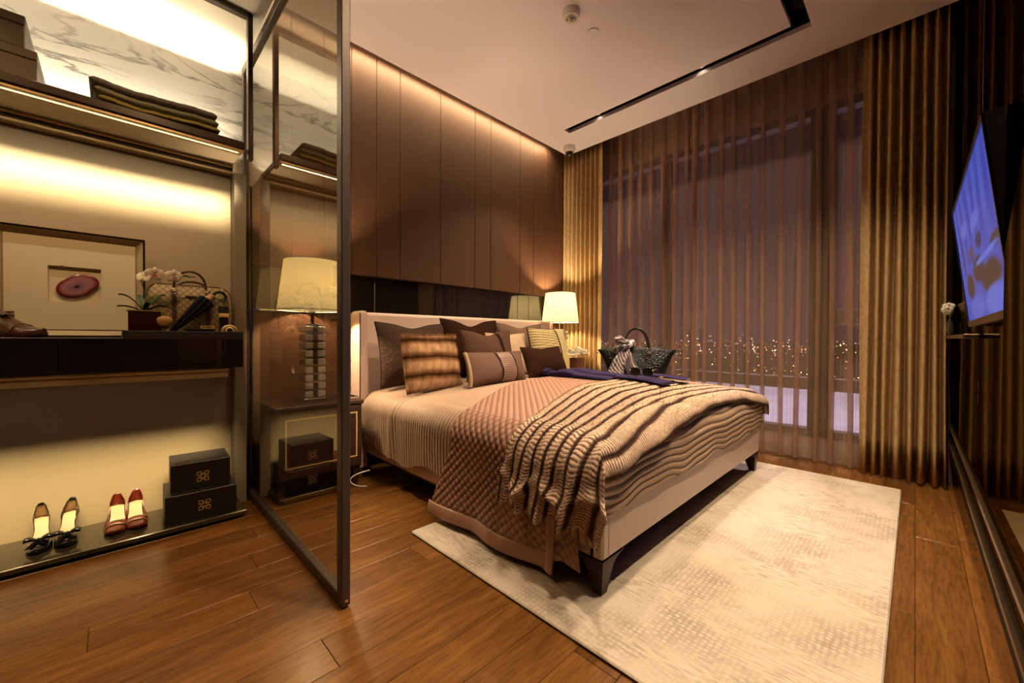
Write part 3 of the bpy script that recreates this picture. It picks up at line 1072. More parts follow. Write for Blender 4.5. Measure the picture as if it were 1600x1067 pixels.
qc = A(0.385, 0.216, 0.155) * (0.58 + 0.42 * smoothstep(0.05, 0.45, q))[..., None]
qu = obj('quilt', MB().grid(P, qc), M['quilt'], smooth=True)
tag(qu, 'mauve diamond-stitched satin quilt hanging over the near side of the bed', 'quilt')
# plain satin border along the hem, and up the foot edge
sb = np.linspace(XL - 0.445, XL - 0.383, 8)
tb = np.linspace(0.93, 1.705, 120)
SB, TB = np.meshgrid(sb, tb, indexing='ij')
ovb = np.clip((XL + 0.05 - SB) / 0.42, 0, 1.1)
db = 0.020 + 0.022 * ovb * (np.sin(TB * 15 + 3 * SB) * 0.6 + wob(SB * 2, TB * 4, 21)) + 0.012 * ovb + 0.004 * np.sin((SB - sb[0]) / (sb[-1] - sb[0]) * PI)
PB = bedsurf(SB, TB, db, flare=0.02)
PB[..., 2] = np.maximum(PB[..., 2], 0.022 + 0.01 * (SB - sb[0]) / 0.06)
obj('hem_border', MB().grid(PB), M['satin'], qu, smooth=True, mods=[('SOLIDIFY', dict(thickness=0.006, offset=-1))])
sb = np.linspace(XL - 0.440, XL - 0.02, 50)
tb = np.linspace(0.925, 0.965, 9)
SB, TB = np.meshgrid(sb, tb, indexing='ij')
ovb = np.clip((XL + 0.05 - SB) / 0.42, 0, 1.1)
db = 0.026 + 0.022 * ovb * (np.sin(TB * 15 + 3 * SB) * 0.6 + wob(SB * 2, TB * 4, 21)) + 0.012 * ovb + 0.006 * np.sin((TB - tb[0]) / (tb[-1] - tb[0]) * PI)
PB = bedsurf(SB, TB, db, flare=0.02)
PB[..., 2] = np.maximum(PB[..., 2], 0.025)
obj('edge_border', MB().grid(PB), M['satin'], qu, smooth=True, mods=[('SOLIDIFY', dict(thickness=0.006, offset=-1))])

# striped fur throw
s = np.concatenate([np.arange(XL - 0.235, 2.2, 0.0028), np.arange(2.2, XR + 0.10, 0.0045)])
v = np.linspace(0, 1, 110)
S, V = np.meshgrid(s, v, indexing='ij')
NS = 9
headT = np.interp(S, [XL - 0.235, XL - 0.12, XL + 0.10, 1.45, 1.9, 2.3, 2.8, 3.2], [1.20, 1.185, 1.145, 1.20, 1.36, 1.38, 1.36, 1.32])
footT = np.interp(S, [XL - 0.235, XL - 0.12, XL + 0.08, 1.45, 1.8, 2.3, 2.8, 3.2], [0.735, 0.71, 0.700, 0.725, 0.750, 0.765, 0.755, 0.70])
ov = np.clip((XL + 0.02 - S) / 0.30, 0, 1)
T = footT + (headT - footT) * V
T = T + 0.014 * ov * np.sin(V * NS * PI + 2.0) + 0.010 * wob(S * 3, V * 3, 4)
vs = V * NS
strip = np.abs(np.sin(PI * vs)) ** 0.8
rib = (S + 0.0035 * np.sin(vs * 5 + S * 30) + 0.003 * wob(S * 20, V * 30, 2)) / 0.0118
rb = 0.5 + 0.5 * np.cos(2 * PI * rib)
d = 0.030 + 0.011 * strip + 0.0022 * rb
d = d + ov * (0.030 * np.sin(V * NS * PI * 0.9 + 0.8) + 0.030 * wob(S * 4, V * 9, 31) + 0.018)
# horizontal ruck where the throw bends over the side, and a twist along the foot edge
ruck = np.exp(-((S - (XL - 0.135) - 0.03 * np.sin(V * 14)) / 0.022) ** 2)
d = d + ruck * (0.020 + 0.014 * np.sin(V * 19))
low = np.clip((0.42 - V) / 0.42, 0, 1)
d = d + 0.014 * low * np.abs(np.sin(S * 9.0 + V * 12)) * np.clip((S - 1.2) / 0.3, 0, 1) * np.clip((2.5 - S) / 0.4, 0, 1)
P = bedsurf(S, T, d, flare=0.05)
P[..., 2] -= 0.015 * ov * np.sin(V * NS * PI)
dark = A(0.040, 0.015, 0.008)
lightc = A(0.66, 0.49, 0.36)
ribc = A(0.13, 0.058, 0.026)
w_strip = smoothstep(0.44, 0.66, strip)[..., None]
w_rib = smoothstep(0.16, 0.48, rb)[..., None]
tone = (1 + 0.12 * wob(S * 2, V * 6, 8))[..., None]
tc_ = (dark * (1 - w_strip) + w_strip * (ribc * (1 - w_rib) + lightc * w_rib)) * tone
th = obj('fur_throw', MB().grid(P, tc_), M['throw'], smooth=True)
tag(th, 'striped cream and brown fur throw laid across the foot of the bed', 'throw')


def strands(P, C, n, length, width, lay, seed, gmin=0.0):
    """short tapering hairs standing on a grid surface"""
    g = np.random.default_rng(seed)
    nu, nv = P.shape[:2]
    i, j = g.integers(1, nu - 1, n), g.integers(1, nv - 1, n)
    p = P[i, j]
    du, dv = P[i + 1, j] - P[i - 1, j], P[i, j + 1] - P[i, j - 1]
    nr = np.cross(du, dv)
    nr /= np.linalg.norm(nr, axis=1)[:, None] + 1e-12
    du /= np.linalg.norm(du, axis=1)[:, None] + 1e-12
    dv /= np.linalg.norm(dv, axis=1)[:, None] + 1e-12
    if lay[2] < 0:
        nr = -nr
    dirv = nr * abs(lay[2]) + du * lay[0] + dv * lay[1] + g.normal(0, 0.25, (n, 3))
    dirv /= np.linalg.norm(dirv, axis=1)[:, None]
    L = length * g.uniform(0.5, 1.2, n)[:, None]
    side = np.cross(dirv, nr)
    side /= np.linalg.norm(side, axis=1)[:, None] + 1e-12
    v = np.stack([p - side * width, p + side * width, p + dirv * L], 1).reshape(-1, 3)
    f = np.arange(3 * n).reshape(n, 3)
    c = np.repeat(C[i, j], 3, axis=0)
    return MB().add(v, f.tolist(), c)


obj('fur_pile', strands(P, tc_, 42000, 0.011, 0.0007, (-0.7, 0.0, 0.6), 5), M['throw'], th, kind='stuff')


# ------------------------------------------------------------------ pillows
def cushion_surf(w, h, t, chop=0.0, ear=0.05, seed=0, nu=40, nv=32, wr=0.006):
    """returns f(u, v, side) -> local points; u across, v up (-1..1), depth along -y for the front"""
    def f(u, v, side):
        u, v = np.asarray(u, float), np.asarray(v, float)
        th = (np.clip(1 - u ** 2, 0, 1) ** 0.55 * np.clip(1 - v ** 2, 0, 1) ** 0.55)
        x = w / 2 * u * (1 - ear * (1 - v ** 2) * np.abs(u) ** 3)
        z = h / 2 * v * (1 - ear * (1 - u ** 2) * np.abs(v) ** 3)
        z = z - chop * np.exp(-(u / 0.38) ** 2) * np.clip((v + 0.6) / 1.6, 0, 1) ** 2
        yy = -side * t / 2 * th * (1 + 0.0 * u) - wr * th * wob(u * 2.4, v * 2.4, seed + (3 if side > 0 else 11))
        # sag: fuller at the bottom
        yy = yy * (1.0 - 0.18 * v)
        return np.stack([x, yy, z + h / 2], -1)
    return f


def pillow(name, label, w, h, t, loc, rot, lean, m, chop=0.0, seed=0, piping=None, ear=0.05, cols=None, extra=None, disp=None, group=None, roll_=0.0):
    """loc: where the bottom edge rests; lean: tilt back (rad)"""
    r = thing(name, label, 'pillow', loc, rot, group)
    f = cushion_surf(w, h, t, chop, ear, seed)
    T_ = np.array(Matrix.Rotation(-lean, 4, 'X') @ Matrix.Rotation(roll_, 4, 'Y'))
    n = 72 if (cols or disp) else 40
    u = np.sin(np.linspace(-1, 1, n) * PI / 2)
    U, V = np.meshgrid(u, u, indexing='ij')

    def put(Q):
        return xf(Q.reshape(-1, 3), T_).reshape(Q.shape)
    F, Bk = f(U, V, 1.0), f(U, V, -1.0)
    if disp is not None:
        F[..., 1] -= disp(U, V)
    F, Bk = put(F), put(Bk)
    cF = cols(U, V) if cols else None
    b = MB()
    b.grid(F, cF)
    b.grid(Bk[::-1], cF[::-1] if cF is not None else None)
    body = obj('cover', b, m, r, local=True, smooth=True)
    # welt round the edge
    a = np.linspace(-1, 1, 40)
    loop = np.concatenate([np.stack([a, np.full(40, -1.0)], 1)[:-1], np.stack([np.full(40, 1.0), a], 1)[:-1], np.stack([-a, np.full(40, 1.0)], 1)[:-1], np.stack([np.full(40, -1.0), -a], 1)[:-1]])
    pts = put(f(loop[:, 0], loop[:, 1], 1.0))
    if 'fur' not in name:
        obj('piping', MB().tube(pts, 0.0042, 6, closed=True), piping or m, r, local=True, smooth=True)
    if extra:
        extra(r, f, put)
    return r, F, cF


def band(r, f, put, name, u0, u1, v0, v1, m, off=0.004, nu=14, nv=30, dispf=None, colf=None):
    u, v = np.linspace(u0, u1, nu), np.linspace(v0, v1, nv)
    U, V = np.meshgrid(u, v, indexing='ij')
    Q = f(U, V, 1.0)
    Q[..., 1] -= off + (dispf(U, V) if dispf else 0)
    return obj(name, MB().grid(put(Q), None if colf is None else colf(U, V)), m, r, local=True, smooth=True)


M['euro'] = mat('grey_brown_matelasse', (0.060, 0.036, 0.025), 0.7, spec=0.0, bump=((60, 60, 60), 0.8, 0.012))
M['velvet'] = mat('dark_brown_velvet', (0.030, 0.013, 0.008), 0.55, spec=0.0)
M['euro2'] = mat('taupe_matelasse', (0.15, 0.092, 0.062), 0.65, spec=0.0, bump=((75, 75, 75), 0.7, 0.010))
M['taupe'] = mat('taupe_satin', (0.085, 0.045, 0.031), 0.45, spec=0.0, bump=((25, 25, 25), 0.15, 0.01))
M['taupe2'] = mat('mauve_taupe_linen', (0.135, 0.078, 0.060), 0.6, spec=0.0, bump=((300, 300, 300), 0.15, 0.002))
M['strap'] = mat('black_brown_strap', (0.02, 0.010, 0.007), 0.35, spec=0.0)
M['creampil'] = mat('cream_jacquard', (0.46, 0.33, 0.21), 0.5, spec=0.0, noise=((34, 34, 34), (0.40, 0.28, 0.18), 0.7))
M['pleat'] = mat('gold_pleated_satin', (0.5, 0.38, 0.2), 0.4, spec=0.0, attr='Col')
M['fursq'] = mat('banded_fur', (0.4, 0.2, 0.1), 0.8, spec=0.0, attr='Col')
M['woven'] = mat('woven_metallic', (0.4, 0.3, 0.22), 0.4, attr='Col', metal=0.25)
M['beadtrim'] = mat('beaded_trim', (0.36, 0.24, 0.13), 0.45, bump=((110, 110, 110), 1.0, 0.006))

BZ = 0.585


def on_bed(x, y):
    return ZE + float(crown(A(x), A(y))[0]) + 0.004


pillow('throw_pillow', 'large dark grey-brown textured square pillow at the left end of the headboard', 0.56, 0.45, 0.17, (1.52, 2.47, on_bed(1.52, 2.47)), 0.0, 0.20, M['euro'], chop=0.03, seed=1, piping=M['strap'], ear=0.07)
pillow('throw_pillow', 'dark brown velvet pillow against the headboard behind the taupe strapped pillow', 0.58, 0.47, 0.17, (2.06, 2.49, on_bed(2.06, 2.5)), 0.0, 0.17, M['velvet'], chop=0.045, seed=2, ear=0.07)
pillow('throw_pillow', 'taupe pebbled square pillow at the right end of the headboard', 0.57, 0.46, 0.17, (2.62, 2.47, on_bed(2.62, 2.47)), -0.04, 0.18, M['euro2'], chop=0.03, seed=3, piping=M['euro'], ear=0.07)


def fcols(U, V):
    ph = (V * 0.5 + 0.5) * 3.15 + 0.16 + 0.05 * wob(U * 3, V * 2, 3) + 0.03 * U
    k = np.abs(np.sin(PI * ph))
    dk, md, lt = A(0.045, 0.018, 0.008), A(0.20, 0.095, 0.042), A(0.50, 0.30, 0.165)
    a = smoothstep(0.05, 0.45, k)[..., None]
    b_ = smoothstep(0.45, 0.98, k)[..., None]
    c_ = dk * (1 - a) + a * (md * (1 - b_) + lt * b_)
    return c_ * (1 + 0.22 * wob(U * 9, V * 5, 6) + 0.28 * wob(U * 38, V * 7, 16))[..., None]


def fdisp(U, V):
    ph = (V * 0.5 + 0.5) * 3.15 + 0.16
    return 0.011 * np.abs(np.sin(PI * ph)) ** 0.6 + 0.004 * wob(U * 7, V * 7, 12)


pr, PF, PC = pillow('fur_pillow', 'honey brown fur pillow with dark horizontal bands at the front left', 0.42, 0.36, 0.15, (1.455, 2.16, on_bed(1.455, 2.16)), 0.03, 0.22, M['fursq'], chop=0.0, seed=4, ear=0.03, cols=fcols, disp=fdisp)
obj('fur_pile', strands(PF, PC, 16000, 0.017, 0.0006, (0.0, -0.8, 0.7), 8), M['fursq'], pr, local=True, kind='stuff')
ed = MB()
for k in range(700):
    e = random.random() * 2 - 1
    side_ = random.choice(((e, 1.0), (e, 1.0), (1.0, e), (-1.0, e)))
    iu, iv = [int(np.clip((math.asin(q) / PI * 2 * 0.5 + 0.5) * 71, 0, 71)) for q in side_]
    p = PF[iu, iv]
    dv = A(side_[0] * 0.5 * (abs(side_[0]) > 0.99) + random.gauss(0, 0.3), -0.4 + random.gauss(0, 0.3), 0.7 * (side_[1] > 0.99) + random.gauss(0, 0.3))
    dv /= np.linalg.norm(dv)
    q = np.cross(dv, A(0, 1, 0.3))
    q /= np.linalg.norm(q) + 1e-9
    ed.add(A(p - q * 0.001, p + q * 0.001, p + dv * random.uniform(0.012, 0.022)), [(0, 1, 2)], PC[iu, min(iv, 66)] * 1.2)
obj('edge_fur', ed, M['fursq'], pr, local=True, kind='stuff')


def strap_x(u0, u1, m, name='strap'):
    return lambda r, f, put: band(r, f, put, name, u0, u1, -0.985, 0.985, m, off=0.005, nv=36)


pillow('throw_pillow', 'plain taupe satin pillow crossed by a dark vertical strap', 0.50, 0.37, 0.15, (2.00, 2.21, on_bed(2.0, 2.21)), 0.02, 0.22, M['taupe'], chop=0.03, seed=5, ear=0.07, extra=strap_x(0.30, 0.40, M['strap']))
pillow('throw_pillow', 'cream patterned pillow half hidden behind the small woven-panel pillow', 0.44, 0.36, 0.14, (2.32, 2.33, on_bed(2.32, 2.33)), -0.03, 0.24, M['creampil'], chop=0.01, seed=6, ear=0.05)


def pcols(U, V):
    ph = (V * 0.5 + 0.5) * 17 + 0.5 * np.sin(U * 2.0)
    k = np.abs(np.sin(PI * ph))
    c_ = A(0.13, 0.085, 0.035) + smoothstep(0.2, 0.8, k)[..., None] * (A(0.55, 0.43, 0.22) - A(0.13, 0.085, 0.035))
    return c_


def pdisp(U, V):
    ph = (V * 0.5 + 0.5) * 17 + 0.5 * np.sin(U * 2.0)
    return 0.005 * np.abs(np.sin(PI * ph))


def pstrap(r, f, put):
    band(r, f, put, 'strap', 0.36, 0.41, -0.985, 0.985, M['strap'], off=0.006, nu=5, nv=40)
    band(r, f, put, 'ribbed_panel', 0.41, 0.975, -0.975, 0.975, M['pleat'], off=0.0055, nu=50, nv=40,
         dispf=lambda U, V: 0.003 * np.abs(np.sin(U * 60)), colf=lambda U, V: A(0.22, 0.18, 0.07) + smoothstep(0.2, 0.8, np.abs(np.sin(U * 60 + V * 25)))[..., None] * A(0.38, 0.32, 0.17))


pillow('pleated_pillow', 'gold pleated satin pillow with dark strap beside the right bedside table', 0.46, 0.42, 0.14, (2.73, 2.24, on_bed(2.73, 2.24)), -0.06, 0.22, M['pleat'], chop=0.0, seed=7, ear=0.04, cols=pcols, disp=pdisp, extra=pstrap)


def lum(r, f, put):
    def wc(U, V):
        i, j = np.floor(U * 48), np.floor(V * 13)
        k = ((i + j) % 2)[..., None]
        hole = ((i % 2 == 0) & (j % 2 == 0))[..., None]
        return np.where(hole, A(0.02, 0.010, 0.007), A(0.21, 0.13, 0.095) + k * A(0.10, 0.07, 0.055))
    band(r, f, put, 'woven_panel', -0.05, 0.47, -0.97, 0.97, M['woven'], off=0.004, nu=84, nv=86, colf=wc)
    for u0 in (-0.085, 0.47):
        band(r, f, put, 'dark_band', u0, u0 + 0.035, -0.98, 0.98, M['strap'], off=0.006, nu=4, nv=30)
    v = np.linspace(-1, 1, 30)
    pts = put(f(np.full(30, -0.97), v, 1.0))
    obj('beaded_edge', MB().tube(pts, 0.013, 8), M['beadtrim'], r, local=True, smooth=True)


pillow('lumbar_pillow', 'small oblong mauve pillow with a woven centre panel and beaded end', 0.55, 0.215, 0.14, (1.85, 1.98, on_bed(1.85, 1.98)), 0.05, 0.26, M['taupe2'], chop=0.0, seed=8, ear=0.03, extra=lum)
pillow('velvet_pillow', 'dark brown velvet pillow lying low in front of the pleated one', 0.46, 0.255, 0.15, (2.44, 2.03, on_bed(2.44, 2.03)), -0.03, 0.42, M['velvet'], chop=0.015, seed=9, ear=0.05)
# ------------------------------------------------------------------ curtains
def curtain(y0, y1, xb, amp, n, z0, z1, phase=0.0, over=0.0, nu=400, nz=14, seed=0, lead=None, drift=0.015, sharp=1.5):
    """pleated hanging cloth; runs along y, folds in x; over>0 lets the folds lap over themselves"""
    u = np.linspace(0, 1, nu)
    z = np.linspace(0, 1, nz)
    Z, U = np.meshgrid(z, u, indexing='ij')
    ph = 2 * PI * n * U + phase + 0.55 * wob(U * 5 * (0 if over else 1) + U * 3, Z * 0.7, seed) + 0.25 * (1 - Z) * wob(U * 8, Z, seed + 1)
    a = amp * (0.85 + 0.25 * wob(U * 6, Z * 0.4, seed + 2)) * (1.12 - 0.2 * Z)
    sn = np.tanh(sharp * np.sin(ph)) / math.tanh(sharp)
    X = xb + a * sn
    Y = y0 + (y1 - y0) * U + over * np.sin(2 * ph) + drift * (1 - Z) * wob(U * 4, Z * 2, seed + 3)
    if lead is not None:                      # flat leading edge
        w = smoothstep(lead, lead * 0.55, U)
        X = X * (1 - w) + (xb - amp * 0.8 + 0.01 * np.sin(U / lead * PI)) * w
    zz = z0 + (z1 - z0) * Z
    C = np.stack([U, Z, np.zeros_like(U)], -1)
    return MB().grid(np.stack([X, Y, zz], -1), C)


for nm, lb, args in (('drape', 'gold brocade drape gathered beside the right bedside lamp', dict(y0=2.285, y1=2.80, xb=3.60, amp=0.042, n=9, z0=0.012, z1=3.04, seed=3, lead=0.16, phase=0.6, sharp=1.2)),
                     ('drape', 'gold brocade drape gathered beside the dark mirror wall', dict(y0=0.262, y1=-0.128, xb=3.61, amp=0.055, n=7.5, z0=0.012, z1=3.04, seed=12, lead=0.15, phase=0.9, sharp=1.2, drift=0.022))):
    c_ = curtain(**args)
    c_.c = [None]
    tag(obj(nm, c_, M['drape'], smooth=True, mods=[('SOLIDIFY', dict(thickness=0.003))]), lb, 'curtain', 'brocade drapes of the window')


def sheer_panel(y0, y1, xb, pleats, z0, z1, seed, nz=10):
    """flat sheer between narrow gathers; each gather is the cloth folded to and fro three times, standing out into the room"""
    g = np.random.default_rng(seed)
    z = np.linspace(0, 1, nz)
    sg = 1 if y1 > y0 else -1
    ys = [y0] + list(pleats) + [y1]
    X, Y, L = [], [], []
    run = 0.0
    for k in range(len(ys) - 1):
        a, b = ys[k], ys[k + 1]
        w = 0.024
        if k > 0:                                   # gathered fold: five layers laid over one another
            wk = g.uniform(0.026, 0.040) * (0.8 + 0.35 * z)
            yc = a + 0.010 * (1 - z) * g.normal() + 0.006 * np.sin(z * g.uniform(2, 5) + k)
            nl = 5
            for q in range(nl):
                tt = np.linspace(-0.5, 0.5, 5)
                d_ = 1 if q % 2 == 0 else -1
                bow = 0.006 * np.cos(tt * PI)
                X.append(np.broadcast_to(xb - 0.007 * (nl - 1 - abs(q - (nl - 1) / 2) * 2) - bow, (nz, 5)) - 0.0015 * q)
                Y.append(yc[:, None] + sg * d_ * wk[:, None] * tt)
                L.append(run + (tt + 0.5) * 0.03)
                run += 0.03
            w = float(wk.mean())
        e0, e1 = (a + sg * w * 0.7 if k > 0 else a), (b - sg * w * 0.7 if k < len(ys) - 2 else b)
        tt = np.linspace(0, 1, 9)
        bow = g.uniform(-0.006, 0.010) * np.sin(tt * PI)
        X.append(np.broadcast_to(xb + bow, (nz, 9)))
        Y.append(np.broadcast_to(e0 + (e1 - e0) * tt, (nz, 9)))
        L.append(run + tt * abs(e1 - e0))
        run += abs(e1 - e0)
    X, Y, L = np.concatenate(X, 1), np.concatenate(Y, 1), np.concatenate(L)
    Z = np.broadcast_to(z[:, None], X.shape)
    return MB().grid(np.stack([X, Y, z0 + (z1 - z0) * Z], -1), np.stack([np.broadcast_to(L, X.shape), Z, 0 * X], -1))


PL1 = [2.25, 2.14, 2.02, 1.905, 1.80, 1.68, 1.575, 1.47, 1.405]
PL2 = [1.385, 1.30, 1.18, 1.075, 0.96, 0.865, 0.74, 0.62, 0.515, 0.43, 0.33, 0.25]
for lb, args in (('sheer mauve curtain panel behind the black handbag', dict(y0=2.36, y1=1.392, xb=3.690, pleats=PL1, z0=0.015, z1=3.04, seed=21)),
                 ('sheer mauve curtain panel beyond the foot of the bed', dict(y0=1.375, y1=0.205, xb=3.675, pleats=PL2, z0=0.015, z1=3.04, seed=33))):
    tag(obj('sheer_curtain', sheer_panel(**args), M['sheer'], smooth=True), lb, 'curtain', 'sheer curtains of the window')
tag(obj('curtain_track', MB().box((3.64, -0.15, 3.045), (3.70, 2.80, 3.065)).box((3.57, -0.15, 3.045), (3.63, 2.80, 3.065)), M['white']), 'white double curtain track hidden in the ceiling pocket', 'curtain track')['kind'] = 'structure'


# ------------------------------------------------------------------ bedside tables and lamps
def nightstand(label, cx, w, yf, yb):
    r = thing('nightstand', label, 'bedside table', (cx, (yf + yb) / 2, 0), 0, 'bedside tables')
    x0, x1 = cx - w / 2, cx + w / 2
    obj('body', MB().box((x0 + 0.01, yf + 0.012, 0.125), (x1 - 0.01, yb, 0.505), 0.004), M['darkwood'], r)
    obj('top', MB().box((x0, yf, 0.505), (x1, yb, 0.53), 0.005), M['darkwood'], r)
    d_ = obj('drawer', MB().box((x0 + 0.018, yf - 0.002, 0.135), (x1 - 0.018, yf + 0.012, 0.497), 0.003), M['darkwood'], r)
    a, b, c, e = x0 + 0.05, x1 - 0.045, 0.19, 0.462
    obj('gold_inlay', MB().box((a, yf - 0.0045, c), (b, yf - 0.002, c + 0.008)).box((a, yf - 0.0045, e - 0.008), (b, yf - 0.002, e))
        .box((a, yf - 0.0045, c + 0.008), (a + 0.008, yf - 0.002, e - 0.008)).box((b - 0.008, yf - 0.0045, c + 0.008), (b, yf - 0.002, e - 0.008)), M['gold'], d_)
    for lx in (x0 + 0.02, x1 - 0.06):
        for ly in (yf + 0.02, yb - 0.06):
            P = np.array([[(lx + i, ly + i, z), (lx + 0.04 - i, ly + i, z), (lx + 0.04 - i, ly + 0.04 - i, z), (lx + i, ly + 0.04 - i, z)] for z, i in ((0.0, 0.009), (0.06, 0.004), (0.125, 0.0))])
            q = MB().grid(P, close_v=True)
            q.f.append((3, 2, 1, 0))
            obj('leg', q, M['leg'], r)
    return r


nightstand('dark wood bedside table with gold inlay on the near side of the bed', 0.845, 0.49, 2.385, 2.765)
nightstand('dark wood bedside table behind the pillows beside the gold drape', 3.345, 0.37, 2.385, 2.765)


def lamp(label, x, y, zb):
    r = thing('table_lamp', label, 'lamp', (x, y, zb), 0, 'crystal bedside lamps')
    obj('base', MB().box((x - 0.062, y - 0.062, zb), (x + 0.062, y + 0.062, zb + 0.018), 0.004), M['chrome'], r)
    obj('stem', MB().tube([(x, y, zb + 0.015), (x, y, 1.05)], 0.011, 10).lathe([(0.0, 1.05), (0.02, 1.05), (0.02, 1.09), (0.0, 1.09)], (x, y, 0)), M['chrome'], r)
    nslab = 9
    for k in range(nslab):
        z = zb + 0.022 + k * 0.0485
        b = MB()
        for q in (-1, 1):
            b.box((x + (0.013 if q > 0 else -0.058), y - 0.058, z), (x + (0.058 if q > 0 else -0.013), y + 0.058, z + 0.036), 0.004)
        obj('crystal_block', b, M['crystal'], r)
        obj('spacer', MB().box((x - 0.050, y - 0.050, z + 0.0365), (x + 0.050, y + 0.050, z + 0.048), 0.002), M['chrome'], r)
    a = 64
    sh = MB().lathe([(0.186, 1.072), (0.150, 1.368)], (x, y, 0), a)
    sh.f = [q for q in sh.f if len(q) == 4]
    so = obj('shade', sh, M['shade'], r, smooth=True, mods=[('SOLIDIFY', dict(thickness=0.002))])
    for zz, rr in ((1.072, 0.187), (1.368, 0.151)):
        t_ = np.linspace(0, 2 * PI, 48, endpoint=False)
        obj('shade_rim', MB().tube(np.c_[x + rr * np.cos(t_), y + rr * np.sin(t_), np.full(48, zz)], 0.003, 6, closed=True), M['white'], so)
    sp = MB()
    for k in range(3):
        t_ = k * 2 * PI / 3
        sp.tube([(x, y, 1.33), (x + 0.149 * math.cos(t_), y + 0.149 * math.sin(t_), 1.355)], 0.0025, 5)
    obj('shade_spider', sp, M['chrome'], r)
    return r


lamp('crystal table lamp with white shade, seen through the smoked glass leaf', 0.853, 2.58, 0.53)
lamp('crystal table lamp with glowing white shade beside the window drape', 3.26, 2.58, 0.53)

# things on the near bedside table
gl = mat('amber_glass', (0.55, 0.38, 0.22), 0.05, trans=0.85, ior=1.45)
r = thing('reed_diffuser', 'small glass reed diffuser bottle on the near bedside table', 'diffuser', (1.035, 2.52, 0.546))
obj('bottle', MB().lathe([(0.0, 0.0), (0.026, 0.0), (0.029, 0.006), (0.029, 0.05), (0.025, 0.062), (0.011, 0.07), (0.010, 0.084), (0.013, 0.086), (0.013, 0.092), (0.0, 0.092)], n=20), gl, r, local=True, smooth='auto')
for k in range(6):
    a_ = k * 1.05
    obj('reed', MB().tube([(0.004 * math.cos(a_), 0.004 * math.sin(a_), 0.09), (0.03 * math.cos(a_), 0.03 * math.sin(a_), 0.22 + 0.01 * (k % 3))], 0.0016, 5), M['strap'], r, local=True)
r = thing('bedside_tray', 'small black tray under the diffuser bottle', 'tray', (1.02, 2.50, 0.530))
obj('tray_floor', MB().box((-0.052, -0.07, 0.0), (0.052, 0.07, 0.006)), M['slab'], r, local=True)
obj('tray_rim', MB().box((-0.055, -0.073, 0.0), (-0.052, 0.073, 0.016)).box((0.052, -0.073, 0.0), (0.055, 0.073, 0.016)).box((-0.052, -0.073, 0), (0.052, -0.070, 0.016)).box((-0.052, 0.070, 0), (0.052, 0.073, 0.016)), M['chrome'], r, local=True)
t_ = np.linspace(0, 1, 40)
cab = np.c_[1.10 - 0.11 * np.sin(t_ * PI) ** 0.8 - 0.01 * t_, 2.33 + 0.02 * t_, 0.004 + 0.10 * (1 - t_) * np.abs(np.cos(t_ * PI * 0.5)) + 0.03 * np.sin(t_ * PI)]
tag(obj('lamp_cord', MB().tube(cab, 0.0032, 6), M['white'], smooth=True), 'thin white cord looping down beside the near bedside table', 'cord')


# right bedside table: flowers, and a cream block added for its lamp-lit top
def rose(c, rad, seed):
    g = np.random.default_rng(seed)
    b = MB()
    for ring, (n, r0, h, open_) in enumerate(((3, 0.30, 0.75, 0.15), (5, 0.60, 0.62, 0.5), (6, 0.95, 0.40, 0.95))):
        for k in range(n):
            a = 2 * PI * (k + 0.5 * ring) / n + g.uniform(-.2, .2)
            u = np.linspace(-1, 1, 6)
            v = np.linspace(0, 1, 5)
            U, V = np.meshgrid(u, v, indexing='ij')
            ang = a + U * (PI / n) * 1.35 * (0.35 + 0.65 * np.sin(V * PI * 0.62 + 0.4))
            rr = rad * (0.12 + r0 * (V ** (1.2 - 0.5 * open_)))
            zz = rad * (1.5 * h * V + 0.12 * (1 - ring * 0.4) - open_ * 0.35 * V ** 3)
            b.grid(np.stack([c[0] + rr * np.cos(ang), c[1] + rr * np.sin(ang), c[2] + zz], -1))
    return b


M['petal'] = mat('white_petal', (0.86, 0.80, 0.68), 0.55)
M['stalk'] = mat('green_stalk', (0.07, 0.14, 0.035), 0.5)
r = thing('rose_arrangement', 'white roses in a square brown pot on the far bedside table', 'flowers', (3.40, 2.47, 0.53))
obj('pot', MB().box((-0.055, -0.055, 0.0), (0.055, 0.055, 0.175), 0.006), mat('brown_lacquer_pot', (0.16, 0.05, 0.02), 0.25, coat=0.4), r, local=True)
for k, (px, py, pz) in enumerate(((-0.045, -0.05, 0.145), (0.02, -0.062, 0.15), (0.075, -0.04, 0.142), (-0.075, 0.0, 0.14), (-0.01, 0.0, 0.175), (0.05, 0.01, 0.17), (0.09, 0.03, 0.14), (-0.03, 0.055, 0.15), (0.03, 0.06, 0.15))):
    obj('rose', rose((px * 1.15, py * 1.15, pz + 0.06), 0.050, k), M['petal'], r, local=True, smooth=True)
st = MB()
for k in range(6):
    st.tube([(0.02 * math.cos(k), 0.02 * math.sin(k), 0.15), (0.06 * math.cos(k), 0.06 * math.sin(k), 0.205)], 0.003, 5)
obj('stems', st, M['stalk'], r, local=True)
r = thing('lit_top_block', 'small cream block standing in for the lamp-lit top of the far bedside table', 'box', (3.29, 2.42, 0.53), -0.1)
obj('box_body', MB().box((-0.06, -0.03, 0), (0.06, 0.03, 0.040), 0.003), M['cream'], r, local=True)
obj('lid', MB().box((-0.062, -0.032, 0.040), (0.062, 0.032, 0.054), 0.003), M['creampil'], r, local=True)


# ------------------------------------------------------------------ things lying on the bed
def cover_top(x, y):
    x, y = np.asarray(x, float), np.asarray(y, float)
    he = np.interp(x, [1.45, 1.9, 2.3, 2.8, 3.2], [1.20, 1.36, 1.38, 1.36, 1.32])
    return ZE + crown(x, y) + 0.026 + 0.026 * smoothstep(he + 0.05, he - 0.03, y)


M['navy'] = mat('purple_navy_cloth', (0.013, 0.006, 0.045), 0.8, spec=0.1, sheen=0.2, bump=((400, 400, 400), 0.15, 0.001))


